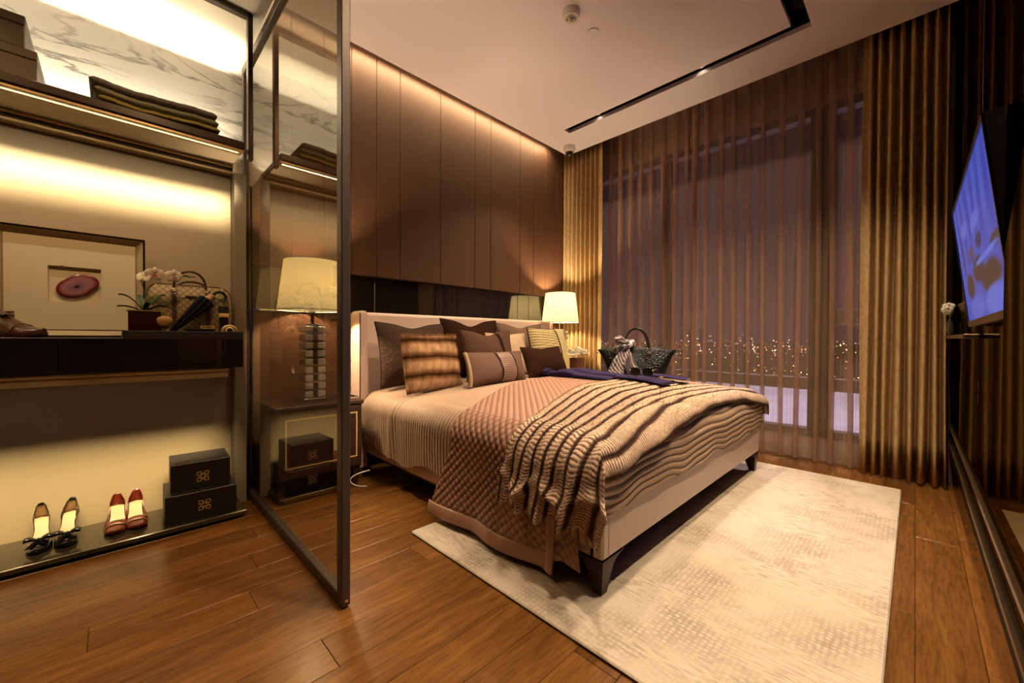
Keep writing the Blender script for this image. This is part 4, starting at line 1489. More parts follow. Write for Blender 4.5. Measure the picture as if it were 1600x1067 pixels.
def leg_cloth(path, width, z0, th, seed, n=60, m=18):
    path = np.asarray(path, float)
    k = np.linspace(0, len(path) - 1, n)
    c = np.stack([np.interp(k, np.arange(len(path)), path[:, i]) for i in (0, 1)], 1)
    for _ in range(4):
        c[1:-1] = (c[:-2] + 2 * c[1:-1] + c[2:]) / 4
    t = np.gradient(c, axis=0)
    t /= np.linalg.norm(t, axis=1)[:, None]
    nr = np.c_[-t[:, 1], t[:, 0]]
    w = np.broadcast_to(np.interp(np.linspace(0, 1, n), np.linspace(0, 1, len(np.atleast_1d(width))), np.atleast_1d(width)), n)
    a = np.linspace(0, 2 * PI, m, endpoint=False)
    ca, sa = np.cos(a), np.sin(a)
    ca = np.sign(ca) * np.abs(ca) ** 0.5
    sa = np.sign(sa) * np.abs(sa) ** 0.7
    P = c[:, None, :] + nr[:, None, :] * (w[:, None] / 2 * ca)[..., None]
    s_ = np.linspace(0, 1, n)[:, None]
    hump = np.interp(s_, [0, 0.15, 0.3, 0.6, 1], [1.6, 3.0, 1.8, 1.0, 0.9])
    Z = cover_top(P[..., 0], P[..., 1]) + z0 + th / 2 * hump + th / 2 * hump * sa + 0.006 * wob(s_ * 6 + ca * 2, ca * 2, seed) * (sa > -0.2)
    b = MB().grid(np.dstack([P, Z]), close_v=True)
    b.f.append(tuple(range(m - 1, -1, -1)))
    b.f.append(tuple(range((n - 1) * m, n * m)))
    return b


r = thing('trousers', 'folded purple-navy trousers lying over the quilt and the fur throw', 'trousers', (2.5, 1.45, 0.62))
obj('leg', leg_cloth([(2.36, 1.93), (2.40, 1.72), (2.40, 1.45), (2.36, 1.22), (2.33, 1.03)], [0.16, 0.21, 0.20, 0.17, 0.15], 0.0, 0.016, 4), M['navy'], r, smooth='auto')
obj('leg', leg_cloth([(2.50, 1.95), (2.54, 1.72), (2.55, 1.45), (2.56, 1.22), (2.60, 1.02)], [0.18, 0.24, 0.20, 0.17, 0.16], 0.012, 0.016, 6), M['navy'], r, smooth='auto')
obj('waistband', leg_cloth([(2.29, 1.955), (2.42, 1.975), (2.60, 1.965)], [0.045, 0.05, 0.045], 0.005, 0.018, 8, n=30), M['navy'], r, smooth='auto')
for k, (px, py) in enumerate(((2.36, 1.085), (2.60, 1.075))):
    obj('cuff_tag', MB().box((px - 0.03, py - 0.004, float(cover_top(px, py)) + 0.030 + 0.01 * k), (px + 0.02, py + 0.006, float(cover_top(px, py)) + 0.034 + 0.01 * k)), M['creampil'], r)


def sunglasses():
    zc = float(cover_top(2.27, 1.17)) + 0.030
    r = thing('sunglasses', 'black sunglasses with gold hinges lying on the purple trousers', 'sunglasses', (2.27, 1.17, zc), math.radians(-62))
    bm_ = mat('black_acetate', (0.008, 0.006, 0.006), 0.12, coat=0.5)
    for q in (-1, 1):
        a = np.linspace(0, 2 * PI, 28, endpoint=False)
        sx, sz = np.sign(np.cos(a)) * np.abs(np.cos(a)) ** 0.75, np.sign(np.sin(a)) * np.abs(np.sin(a)) ** 0.75
        ring = np.c_[q * 0.036 + 0.029 * sx, np.full(28, 0.0), 0.026 + 0.024 * sz]
        obj('lens_rim', MB().tube(ring, 0.0035, 6, closed=True), bm_, r, local=True, smooth=True)
        obj('lens', MB().prism(np.c_[ring[:, 0], ring[:, 2]], -0.001, 0.001, Matrix.Rotation(PI / 2, 4, 'X')), mat('dark_lens', (0.01, 0.008, 0.008), 0.05, coat=0.6), r, local=True)
        obj('temple', MB().tube([(q * 0.067, 0.0, 0.036), (q * 0.068, 0.05, 0.034), (q * 0.066, 0.10, 0.030), (q * 0.062, 0.135, 0.012)], [0.004, 0.003, 0.003, 0.0035], 6), bm_, r, local=True, smooth=True)
        obj('hinge', MB().box((q * 0.066 - 0.003, -0.004, 0.032), (q * 0.066 + 0.003, 0.004, 0.040)), M['gold'], r, local=True)
    obj('bridge', MB().tube([(-0.009, 0, 0.032), (0, -0.001, 0.036), (0.009, 0, 0.032)], 0.003, 6), bm_, r, local=True, smooth=True)


sunglasses()


def croc():
    m = mat('black_croc_leather', (0.004, 0.0032, 0.003), 0.22, spec=0.3)
    n, l, b = nodes(m)
    tc = n.new('ShaderNodeTexCoord')
    vo = n.new('ShaderNodeTexVoronoi')
    vo.inputs['Scale'].default_value = 80
    vo.inputs['Randomness'].default_value = 0.6
    l.new(tc.outputs['Object'], vo.inputs['Vector'])
    bp = n.new('ShaderNodeBump')
    bp.inputs['Strength'].default_value = 0.9
    bp.inputs['Distance'].default_value = 0.005
    bp.invert = True
    l.new(vo.outputs['Distance'], bp.inputs['Height'])
    l.new(bp.outputs[0], b.inputs['Normal'])
    return m


def handbag():
    zb = float(cover_top(2.86, 1.52)) - 0.016
    r = thing('handbag', 'black crocodile leather handbag with a scarf tied round its handle, on the bed', 'handbag', (2.86, 1.52, zb), math.radians(-60))
    m = croc()
    sm = mat('black_smooth_leather', (0.006, 0.005, 0.004), 0.28)
    H_ = 0.255
    zs = np.array([0.0, 0.006, 0.02, 0.07, 0.13, 0.19, 0.235, 0.255])
    aw = np.array([0.178, 0.192, 0.198, 0.212, 0.230, 0.254, 0.277, 0.290])
    bd = np.array([0.085, 0.098, 0.102, 0.100, 0.088, 0.070, 0.052, 0.044])
    t = np.linspace(0, 2 * PI, 56, endpoint=False)
    e = 0.42
    cx, cy = np.sign(np.cos(t)) * np.abs(np.cos(t)) ** e, np.sign(np.sin(t)) * np.abs(np.sin(t)) ** e
    P = []
    for k, z in enumerate(zs):
        f = z / H_
        xx = aw[k] * np.sign(np.cos(t)) * np.abs(np.cos(t)) ** (e + 0.5 * f)
        yy = bd[k] * cy
        zz = z - 0.016 * f ** 3 * np.clip((np.abs(xx) - 0.17) / 0.12, 0, 1) ** 1.2 + 0 * xx
        P.append(np.c_[xx, yy, zz])
    b = MB().grid(np.array(P), close_v=True)
    b.f.append(tuple(range(55, -1, -1)))
    obj('body', b, m, r, local=True, smooth='auto', mods=[('SOLIDIFY', dict(thickness=0.004))])
    lin = MB()
    inn = np.array([np.c_[P[-1][:, 0] * 0.98, P[-1][:, 1] * 0.9, P[-1][:, 2] - 0.004], np.c_[P[4][:, 0] * 0.8, P[4][:, 1] * 0.7, P[4][:, 2]]])
    lin.grid(inn, close_v=True)
    lin.f.append(tuple(range(56, 112)))
    obj('lining', lin, M['black'], r, local=True)
    for q in (-1, 1):
        a = np.linspace(0, PI, 24)
        y_ = q * 0.040
        hp = np.c_[0.092 * np.cos(a), np.full(24, y_) + q * 0.01 * np.sin(a), H_ - 0.03 + 0.178 * np.sin(a) ** 0.85]
        obj('handle', MB().tube(np.vstack([[(0.094, y_ + q * 0.012, H_ - 0.09)], hp, [(-0.094, y_ + q * 0.012, H_ - 0.09)]]), 0.0085, 8), sm, r, local=True, smooth=True)
    for q in (-1, 1):
        bk = MB()
        for (x0, z0, x1, z1) in ((-0.016, 0, 0.016, 0.005), (-0.016, 0.026, 0.016, 0.031), (-0.016, 0.005, -0.011, 0.026), (0.011, 0.005, 0.016, 0.026)):
            bk.box((q * 0.094 + x0, -0.078, 0.185 + z0), (q * 0.094 + x1, -0.070, 0.185 + z1), 0.0015)
        obj('buckle', bk, M['chrome'], r, local=True)
        obj('buckle_tab', MB().box((q * 0.094 - 0.010, -0.0765, 0.150), (q * 0.094 + 0.010, -0.070, 0.225), 0.002), sm, r, local=True)
    obj('turn_lock', MB().box((0.065, -0.088, 0.165), (0.085, -0.076, 0.182), 0.003), M['chrome'], r, local=True)
    for q in (-1, 1):
        obj('wing_stud', MB().tube([(q * 0.285, 0, H_ - 0.045), (q * 0.307, 0, H_ - 0.040)], 0.004, 6), M['chrome'], r, local=True)
    # scarf: a thing of its own, knotted on the handle
    s_ = thing('scarf', 'black and white patterned silk scarf knotted on the handbag handle', 'scarf', (2.86, 1.52, zb), math.radians(-60))
    ms_ = mat('patterned_silk', (0.6, 0.5, 0.45), 0.5, attr='Col', sheen=0.2)

    def pat(U, V, k):
        ch = ((np.floor(U * 9 + 0.35 * np.floor(V * 26)) + np.floor(V * 26)) % 2)[..., None]
        c_ = A(0.03, 0.022, 0.028) * (1 - ch) + ch * A(0.62, 0.52, 0.47)
        if k == 1:
            w_ = (smoothstep(-0.1, 0.15, wob(U * 6, V * 5, 44)))[..., None]
            c_ = A(0.50, 0.36, 0.33) * w_ + (1 - w_) * A(0.04, 0.03, 0.04)
        edge = (np.abs(U - 0.5) > 0.45)[..., None]
        return np.where(edge, A(0.04, 0.03, 0.035), c_)

    def ribbon(pts, wid, k, fold, name, seed):
        pts = np.asarray(pts, float)
        n = 46
        kk = np.linspace(0, len(pts) - 1, n)
        c = np.stack([np.interp(kk, np.arange(len(pts)), pts[:, i]) for i in range(3)], 1)
        for _ in range(6):
            c[1:-1] = (c[:-2] + 2 * c[1:-1] + c[2:]) / 4
        w = np.interp(np.linspace(0, 1, n), np.linspace(0, 1, len(wid)), wid)
        u = np.linspace(0, 1, 30)
        U, V = np.meshgrid(u, np.linspace(0, 1, n), indexing='xy')
        dirx = A(0.96, 0.0, 0.05)
        P_ = c[:, None, :] + (U - 0.5)[..., None] * w[:, None, None] * dirx
        P_[..., 1] -= fold * np.sin(U * 3 * PI + V * 2) + 0.012 * (1 - (2 * U - 1) ** 2)
        obj(name, MB().grid(P_, pat(U, V, k)), ms_, s_, local=True, smooth=True, mods=[('SOLIDIFY', dict(thickness=0.003))])
    hx = -0.085
    ribbon([(hx + 0.005, -0.085, 0.245), (hx - 0.03, -0.115, 0.17), (hx - 0.06, -0.125, 0.09), (hx - 0.065, -0.14, 0.035)], [0.085, 0.11, 0.13, 0.14], 0, 0.010, 'scarf_tail', 1)
    ribbon([(hx + 0.02, -0.09, 0.225), (hx + 0.04, -0.125, 0.13), (hx + 0.08, -0.135, 0.06), (hx + 0.10, -0.15, 0.022)], [0.06, 0.10, 0.13, 0.16], 1, 0.012, 'scarf_tail', 2)
    # knot: a fat twisted loop round the handle
    a = np.linspace(0, 2 * PI, 34, endpoint=False)
    for k, (cz, rr, rt, tilt) in enumerate(((0.262, 0.046, 0.026, 0.5), (0.300, 0.038, 0.024, -0.35))):
        loop = np.c_[hx - 0.005 + (rr + 0.012) * np.cos(a), -0.062 + rr * 0.8 * np.sin(a), cz + tilt * 0.06 * np.cos(a) + 0.008 * np.sin(2 * a)]
        tb_ = MB().tube(loop, rt, 14, closed=True)
        vv = tb_.v[0].reshape(34, 14, 3)
        uu, va = np.meshgrid(np.linspace(0, 1, 14, endpoint=False), np.linspace(0, 1.3, 34, endpoint=False))
        vv = vv + 0.004 * np.sin(uu * 6 * PI + va * 8)[..., None] * A(0, -1, 0.5)
        t2 = MB().grid(vv, pat(uu, va * 0.8, 0) * 1.0, close_u=True, close_v=True)
        obj('knot', t2, ms_, s_, local=True, smooth=True)


handbag()

# ------------------------------------------------------------------ television, wall shelf, vase
tv = thing('television', 'flat television showing a blue-tinted bedroom picture, tilted on the mirror wall', 'television', (1.63, -0.12, 0.96))
TX0, TX1 = 1.19, 2.08
pt, pb = A(0, -0.088, 1.352), A(0, -0.132, 0.958)
up_ = (pt - pb) / np.linalg.norm(pt - pb)
nrm = A(0, up_[2], -up_[1])          # towards the room


def tvp(x, h, off):
    return A(x, 0, 0) + pb + up_ * h + nrm * off


hh = np.linalg.norm(pt - pb)
b = MB()
v = [tvp(x, h, o) for o in (-0.024, 0.0) for x, h in ((TX0, 0), (TX1, 0), (TX1, hh), (TX0, hh))]
b.add(np.array(v), [(0, 1, 2, 3), (7, 6, 5, 4), (0, 4, 5, 1), (1, 5, 6, 2), (2, 6, 7, 3), (3, 7, 4, 0)])
obj('casing', b, mat('black_tv_plastic', (0.008, 0.008, 0.008), 0.3), tv)
b = MB()
for x0, x1, h0, h1 in ((TX0, TX1, 0, 0.018), (TX0, TX1, hh - 0.010, hh), (TX0, TX0 + 0.010, 0.018, hh - 0.01), (TX1 - 0.010, TX1, 0.018, hh - 0.01)):
    v = [tvp(x, h, o) for o in (0.0, 0.004) for x, h in ((x0, h0), (x1, h0), (x1, h1), (x0, h1))]
    b.add(np.array(v), [(0, 1, 2, 3), (7, 6, 5, 4), (0, 4, 5, 1), (1, 5, 6, 2), (2, 6, 7, 3), (3, 7, 4, 0)])
obj('bezel', b, mat('black_gloss_bezel', (0.004, 0.004, 0.004), 0.1), tv)
nx_, nh_ = 160, 80
gx, gh = np.meshgrid(np.linspace(TX1 - 0.010, TX0 + 0.010, nx_), np.linspace(0.018, hh - 0.010, nh_), indexing='ij')
fu, fv = (TX1 - gx) / (TX1 - TX0), gh / hh
scr = np.zeros(fu.shape + (3,)) + A(0.10, 0.13, 0.62)
scr += (0.10 * np.sin(fu * 40 + wob(fu * 3, fv * 3, 2) * 2) * np.exp(-((fv - 0.75) / 0.25) ** 2))[..., None] * A(0.4, 0.5, 1)
for cx, cy, rx, ry, col in ((0.25, 0.30, 0.11, 0.10, (0.10, 0.05, 0.05)), (0.52, 0.36, 0.15, 0.09, (0.12, 0.06, 0.05)), (0.75, 0.26, 0.20, 0.10, (0.11, 0.055, 0.045)), (0.40, 0.50, 0.08, 0.06, (0.16, 0.09, 0.16)),
                            (0.62, 0.52, 0.07, 0.05, (0.06, 0.05, 0.15)), (0.16, 0.56, 0.05, 0.16, (0.07, 0.07, 0.30)), (0.80, 0.12, 0.25, 0.09, (0.20, 0.24, 0.85)), (0.35, 0.13, 0.20, 0.08, (0.17, 0.20, 0.75)),
                            (0.60, 0.66, 0.12, 0.05, (0.20, 0.23, 0.80)), (0.30, 0.72, 0.12, 0.06, (0.19, 0.22, 0.78)), (0.9, 0.42, 0.10, 0.04, (0.10, 0.06, 0.07)), (0.70, 0.40, 0.25, 0.02, (0.22, 0.26, 0.88))):
    w_ = smoothstep(1.15, 0.75, np.sqrt(((fu - cx + 0.03 * wob(fu * 9, fv * 9, 3)) / rx) ** 2 + ((fv - cy) / ry) ** 2))[..., None]
    scr = scr * (1 - w_) + w_ * A(*col)
scr = scr * A(0.62, 0.85, 1.0)
P_ = A(1, 0, 0) * gx[..., None] + pb + up_ * gh[..., None] + nrm * 0.0015
tvm = mat('tv_screen', (0.0, 0.0, 0.0), 0.2, attr=None, emit=(1, 1, 1), estr=0.6)
_n, _l, _b = nodes(tvm)
_a = _n.new('ShaderNodeAttribute')
_a.attribute_name = 'Col'
_l.new(_a.outputs['Color'], _b.inputs['Emission Color'])
obj('screen', MB().grid(P_, scr), tvm, tv)
obj('wall_bracket', MB().box((1.50, -0.162, 1.10), (1.76, -0.128, 1.30)), M['black'], tv)
tag(obj('wall_shelf', MB().box((2.12, -0.158, 0.918), (3.40, -0.118, 0.934), 0.003), M['bronze']), 'slim bronze ledge on the mirror wall beyond the television', 'shelf')


def orchid_flower(c, scale, yaw, pitch, seed, parent, pm, lm, local=True):
    """five petals and a coloured lip; the lip is the part, petals its sub-parts"""
    T_ = np.array(Matrix.Translation(Vector(c)) @ Matrix.Rotation(yaw, 4, 'Z') @ Matrix.Rotation(pitch, 4, 'X'))
    lip = MB()
    for k in range(3):
        a = -PI / 2 + (k - 1) * 0.8
        u, v = np.meshgrid(np.linspace(-1, 1, 5), np.linspace(0, 1, 5), indexing='ij')
        rr = scale * 0.34 * v
        lip.grid(xf(np.stack([rr * np.cos(a) + u * scale * 0.09 * np.sin(v * PI) * -np.sin(a), -scale * (0.10 + 0.20 * np.sin(v * PI * 0.8)), rr * np.sin(a) + u * scale * 0.09 * np.sin(v * PI) * np.cos(a)], -1).reshape(-1, 3), T_).reshape(5, 5, 3))
    fo = obj('flower', lip, lm, parent, local=local, smooth=True)
    for k, (a, ln, wd) in enumerate(((PI / 2, 0.95, 0.34), (0.25, 1.05, 0.62), (PI - 0.25, 1.05, 0.62), (-0.75, 0.90, 0.32), (PI + 0.75, 0.90, 0.32))):
        u, v = np.meshgrid(np.linspace(-1, 1, 7), np.linspace(0, 1, 8), indexing='ij')
        rr = scale * ln * v
        ww = scale * wd * np.sin(np.clip(v * 0.93 + 0.07, 0, 1) * PI) ** 0.7 * u
        yy = scale * (0.14 * np.sin(v * 3) * -1 + 0.10 * u ** 2 + 0.03 * (k % 2))
        obj('petal', MB().grid(xf(np.stack([rr * np.cos(a) - ww * np.sin(a), yy, rr * np.sin(a) + ww * np.cos(a)], -1).reshape(-1, 3), T_).reshape(7, 8, 3)), pm, fo, local=local, smooth=True)
    return fo


M['lip'] = mat('magenta_orchid_lip', (0.42, 0.03, 0.07), 0.5)
M['lipy'] = mat('yellow_orchid_lip', (0.75, 0.45, 0.08), 0.5)
r = thing('bud_vase', 'slim dark vase with white orchid blooms on the bronze ledge', 'vase', (3.34, -0.136, 0.934))
obj('vase', MB().lathe([(0.0, 0.0), (0.014, 0.0), (0.017, 0.02), (0.015, 0.06), (0.008, 0.085), (0.010, 0.095)], n=18), M['slab'], r, local=True, smooth=True)
obj('stem', MB().tube([(0, 0, 0.02), (0.005, 0.0, 0.11), (0.012, 0.006, 0.165)], 0.002, 6), M['stalk'], r, local=True)
for k, (cx, cy, cz) in enumerate(((0.005, 0.006, 0.165), (-0.012, 0.012, 0.145), (0.012, 0.008, 0.132))):
    orchid_flower((cx, cy, cz), 0.026, math.radians(-95 + 20 * k), 0.15, k, r, M['petal'], M['lipy'])

# ------------------------------------------------------------------ ceiling fittings
r = thing('smoke_detector', 'white round smoke detector with silver sensor on the ceiling', 'smoke detector', (1.985, 1.50, CZ))
obj('base', MB().lathe([(0.0, 0.0), (0.055, 0.0), (0.055, -0.012), (0.050, -0.03), (0.046, -0.042), (0.0, -0.042)][::-1], n=32), M['white'], r, local=True, smooth='auto')
obj('sensor', MB().lathe([(0.0, -0.040), (0.030, -0.040), (0.030, -0.052), (0.022, -0.060), (0.0, -0.060)][::-1], n=24), M['chrome'], r, local=True, smooth='auto')
obj('sensor_cap', MB().lathe([(0.0, -0.058), (0.016, -0.058), (0.014, -0.070), (0.0, -0.073)][::-1], n=20), M['white'], r, local=True, smooth='auto')
tag(obj('sprinkler_cover', MB().lathe([(0.0, 2.8995), (0.038, 2.8995), (0.037, 2.893), (0.0, 2.891)][::-1], (2.217, 1.496, 0), 28), M['white'], smooth='auto'), 'flat white sprinkler cover disc near the smoke detector', 'sprinkler cover')
r = thing('dome_camera', 'small white dome security camera at the corner of the ceiling', 'security camera', (3.37, 2.56, CZ))
obj('housing', MB().lathe([(0.0, 0.0), (0.062, 0.0), (0.062, -0.020), (0.058, -0.045), (0.044, -0.058), (0.0, -0.058)][::-1], n=32), M['white'], r, local=True, smooth='auto')
obj('dome', MB().lathe([(0.041 * math.cos(a), -0.056 - 0.046 * math.sin(a)) for a in np.linspace(0, PI / 2, 9)][::-1], n=24), M['blackmirror'], r, local=True, smooth=True)
for k, (p, a_, w_, s_) in enumerate(SPOTS):
    r = thing('recessed_spotlight', ('black recessed spotlight at the window end of the ceiling slot', 'black recessed spotlight midway along the ceiling slot beside the window', 'black recessed spotlight at the corner of the ceiling slot',
                                     'black recessed spotlight over the foot of the bed', 'black recessed spotlight in the slot end nearest the glass leaf')[k], 'spotlight', (p[0], p[1], p[2] + 0.05), 0, 'spotlights in the ceiling slot')
    b = MB().lathe([(0.030, 0.03), (0.030, -0.028), (0.026, -0.030), (0.024, -0.024), (0.024, 0.03)], n=24)
    b.f = [q for q in b.f if len(q) == 4]
    obj('can', b, M['greyplastic'], r, local=True, smooth='auto')
    obj('lens', MB().lathe([(0.0, -0.004), (0.023, -0.004), (0.023, 0.0), (0.0, 0.0)], n=20), mat('spot_lens', (1, 1, 1), 0.3, emit=(1.0, 0.85, 0.62), estr=20.0), r, local=True)
    obj('yoke', MB().box((-0.032, -0.004, -0.01), (-0.030, 0.004, 0.05)).box((0.030, -0.004, -0.01), (0.032, 0.004, 0.05)), M['black'], r, local=True)

# ------------------------------------------------------------------ things in the wardrobe
# two lidded storage boxes, upper shelf
M['taupebox'] = mat('taupe_leather_box', (0.115, 0.078, 0.048), 0.5)
M['ink'] = mat('ink_leather_box', (0.010, 0.008, 0.010), 0.42)


def lidded(name, label, cx, cy, z, w, d, h, lid, m, rot=0.0, group=None):
    r = thing(name, label, 'box', (cx, cy, z), rot, group)
    obj('box_body', MB().box((-w / 2 + 0.002, -d / 2 + 0.002, 0), (w / 2 - 0.002, d / 2 - 0.002, h - lid - 0.0008), 0.003), m, r, local=True)
    obj('lid', MB().box((-w / 2, -d / 2, h - lid), (w / 2, d / 2, h), 0.003), m, r, local=True)
    return r


lidded('storage_box', 'taupe lidded storage box on the marble shelf, under the other one', -0.39, 2.58, 1.8865, 0.36, 0.27, 0.142, 0.036, M['taupebox'], group='taupe storage boxes')
lidded('storage_box', 'taupe lidded storage box stacked on top beside the marble', -0.42, 2.58, 2.029, 0.36, 0.26, 0.125, 0.036, M['taupebox'], group='taupe storage boxes')


# folded knitwear
def folded(label, z, h, x0, x1, yf, yb, m, seed):
    # folded knit: rounded slab with a soft rolled front edge
    n, k = 50, 22
    t = np.linspace(0, 2 * PI, k, endpoint=False)
    cx, sx = np.cos(t), np.sin(t)
    e = 0.35
    yy = (yf + yb) / 2 - (yb - yf) / 2 * np.sign(cx) * np.abs(cx) ** e
    zz = h / 2 + h / 2 * np.sign(sx) * np.abs(sx) ** 0.7
    P = []
    for u in np.linspace(0, 1, n):
        x = x0 + (x1 - x0) * u
        s_ = min(1, (min(u, 1 - u) / 0.035)) ** 0.5
        wv = 0.004 * wob(u * 9, yy * 6, seed) + 0.007 * math.sin(u * 5 + seed)
        P.append(np.c_[np.full(k, x), (yf + yb) / 2 + (yy - (yf + yb) / 2) * (0.97 + 0.03 * s_), z + h / 2 + (zz - h / 2) * s_ + wv])
    b = MB().grid(np.array(P), close_v=True)
    b.f.append(tuple(range(k - 1, -1, -1)))
    b.f.append(tuple(range((n - 1) * k, n * k)))
    return tag(obj('folded_sweater', b, m, smooth='auto'), label, 'sweater', 'folded sweaters on the marble shelf')


knit = dict(bump=((260, 160, 260), 0.9, 0.004), sheen=0.1)
folded('olive folded knit sweater, lowest of the three on the marble shelf', 1.897, 0.028, -0.045, 0.372, 2.395, 2.62, mat('olive_knit', (0.34, 0.28, 0.08), 0.9, **knit), 3)
folded('grey-green folded knit sweater, middle of the three on the marble shelf', 1.9262, 0.030, -0.058, 0.366, 2.393, 2.62, mat('grey_green_knit', (0.27, 0.27, 0.19), 0.9, **knit), 3)
folded('dark grey folded knit sweater on top of the stack on the marble shelf', 1.9572, 0.033, -0.070, 0.360, 2.39, 2.62, mat('dark_grey_knit', (0.21, 0.185, 0.175), 0.9, **knit), 3)

# framed agate
fr_ = thing('picture_frame', 'dark framed box picture with a purple agate slice on cream card', 'picture', (-0.122, 2.60, 0.907))
FX0, FX1, FZ0, FZ1, FY = -0.352, 0.106, 0.907, 1.368, 2.60


def rect_frame(x0, x1, z0, z1, w, y0, y1, bev=0.002):
    b = MB()
    b.box((x0, y0, z0), (x1, y1, z0 + w), bev).box((x0, y0, z1 - w), (x1, y1, z1), bev)
    return b.box((x0, y0, z0 + w), (x0 + w, y1, z1 - w), bev).box((x1 - w, y0, z0 + w), (x1, y1, z1 - w), bev)


obj('outer_frame', rect_frame(FX0, FX1, FZ0, FZ1, 0.008, FY - 0.02, FY + 0.02), M['strap'], fr_)
# bevelled champagne slip inside the frame
a0, a1, c0, c1, w_ = FX0 + 0.008, FX1 - 0.008, FZ0 + 0.008, FZ1 - 0.008, 0.026
o_ = [(a0, c0), (a1, c0), (a1, c1), (a0, c1)]
i_ = [(a0 + w_, c0 + w_), (a1 - w_, c0 + w_), (a1 - w_, c1 - w_), (a0 + w_, c1 - w_)]
slip = MB().add(A(*[(x, FY - 0.017, z) for x, z in o_], *[(x, FY + 0.012, z) for x, z in i_]), [(k, (k + 1) % 4, 4 + (k + 1) % 4, 4 + k) for k in range(4)])
obj('frame_slip', slip, mat('champagne_slip', (0.45, 0.36, 0.22), 0.4), fr_)
MX0, MX1, MZ0, MZ1 = -0.200, -0.041, 1.062, 1.214
mo = [(a0 + w_, c0 + w_), (a1 - w_, c0 + w_), (a1 - w_, c1 - w_), (a0 + w_, c1 - w_)]
mi = [(MX0, MZ0), (MX1, MZ0), (MX1, MZ1), (MX0, MZ1)]
card = mat('cream_card', (0.72, 0.64, 0.46), 0.85)
mb = MB().add(A(*[(x, FY + 0.004, z) for x, z in mo], *[(x, FY + 0.004, z) for x, z in mi]), [(k, (k + 1) % 4, 4 + (k + 1) % 4, 4 + k) for k in range(4)])
mb.add(A(*[(x, FY + 0.004, z) for x, z in mi], *[(x, FY + 0.018, z) for x, z in mi]), [(k, (k + 1) % 4, 4 + (k + 1) % 4, 4 + k) for k in range(4)])
mt = obj('mat_card', mb, card, fr_)
obj('backing_card', MB().box((MX0 - 0.003, FY + 0.018, MZ0 - 0.003), (MX1 + 0.003, FY + 0.02, MZ1 + 0.003)), card, fr_)
am = mat('agate', (0.3, 0.1, 0.15), 0.25, attr='Col', coat=0.5)
nr_, na_ = 26, 72
R_, T_ = np.meshgrid(np.linspace(0.0, 1, nr_), np.linspace(0, 2 * PI, na_, endpoint=False), indexing='ij')
rad = 0.052 * (1 + 0.10 * np.cos(2 * T_ - 0.8) + 0.10 * np.cos(T_ - 0.6) - 0.10 * np.exp(-((np.mod(T_, 2 * PI) - 5.5) / 0.35) ** 2) - 0.06 * np.exp(-((T_ - 1.9) / 0.3) ** 2)) * R_
ax = 1.22 * rad * np.cos(T_)
az = 0.92 * rad * np.sin(T_)
rt_ = math.radians(22)
X_, Z_ = -0.116 + ax * math.cos(rt_) - az * math.sin(rt_), 1.128 + ax * math.sin(rt_) + az * math.cos(rt_)
Y_ = FY + 0.010 - 0.004 * (1 - R_ ** 8)
rr_ = R_ + 0.03 * wob(np.cos(T_) * 3, np.sin(T_) * 3, 5)
stops = [0, 0.12, 0.16, 0.3, 0.55, 0.72, 0.84, 0.93, 1.0]
cl = np.array([(0.02, 0.012, 0.02), (0.03, 0.015, 0.02), (0.22, 0.10, 0.17), (0.25, 0.115, 0.19), (0.33, 0.16, 0.22), (0.36, 0.15, 0.15), (0.24, 0.05, 0.06), (0.12, 0.012, 0.018), (0.17, 0.04, 0.03)])
AC = np.stack([np.interp(rr_, stops, cl[:, k]) for k in range(3)], -1)
obj('agate_slice', MB().grid(np.stack([X_, Y_, Z_], -1), AC, close_v=True), am, fr_, smooth=True, mods=[('SOLIDIFY', dict(thickness=0.005, offset=1))])
obj('picture_light_glint', MB().box((-0.165, FY + 0.003, 1.213), (-0.155, FY + 0.006, 1.216)), M['chrome'], fr_).name = 'mat_glint'  # chrome sliver added as a highlight on the card edge

# serving tray with toiletries
r = thing('lacquer_tray', 'long black lacquer tray on the mirror shelf under the patterned bag', 'tray', (0.243, 2.52, 0.9062))
obj('tray_floor', MB().box((-0.212, -0.138, 0.0), (0.212, 0.138, 0.010)), M['slab'], r, local=True)
for nm, lo, hi in (('tray_side', (-0.218, -0.142, 0.0), (0.218, -0.136, 0.030)), ('tray_side', (-0.218, 0.136, 0.0), (0.218, 0.142, 0.030)), ('tray_side', (-0.218, -0.136, 0.0), (-0.212, 0.136, 0.030)), ('tray_side', (0.212, -0.136, 0.0), (0.218, 0.136, 0.030))):
    obj(nm, MB().box(lo, hi, 0.0015), M['black'], r, local=True)
TZ = 0.9165

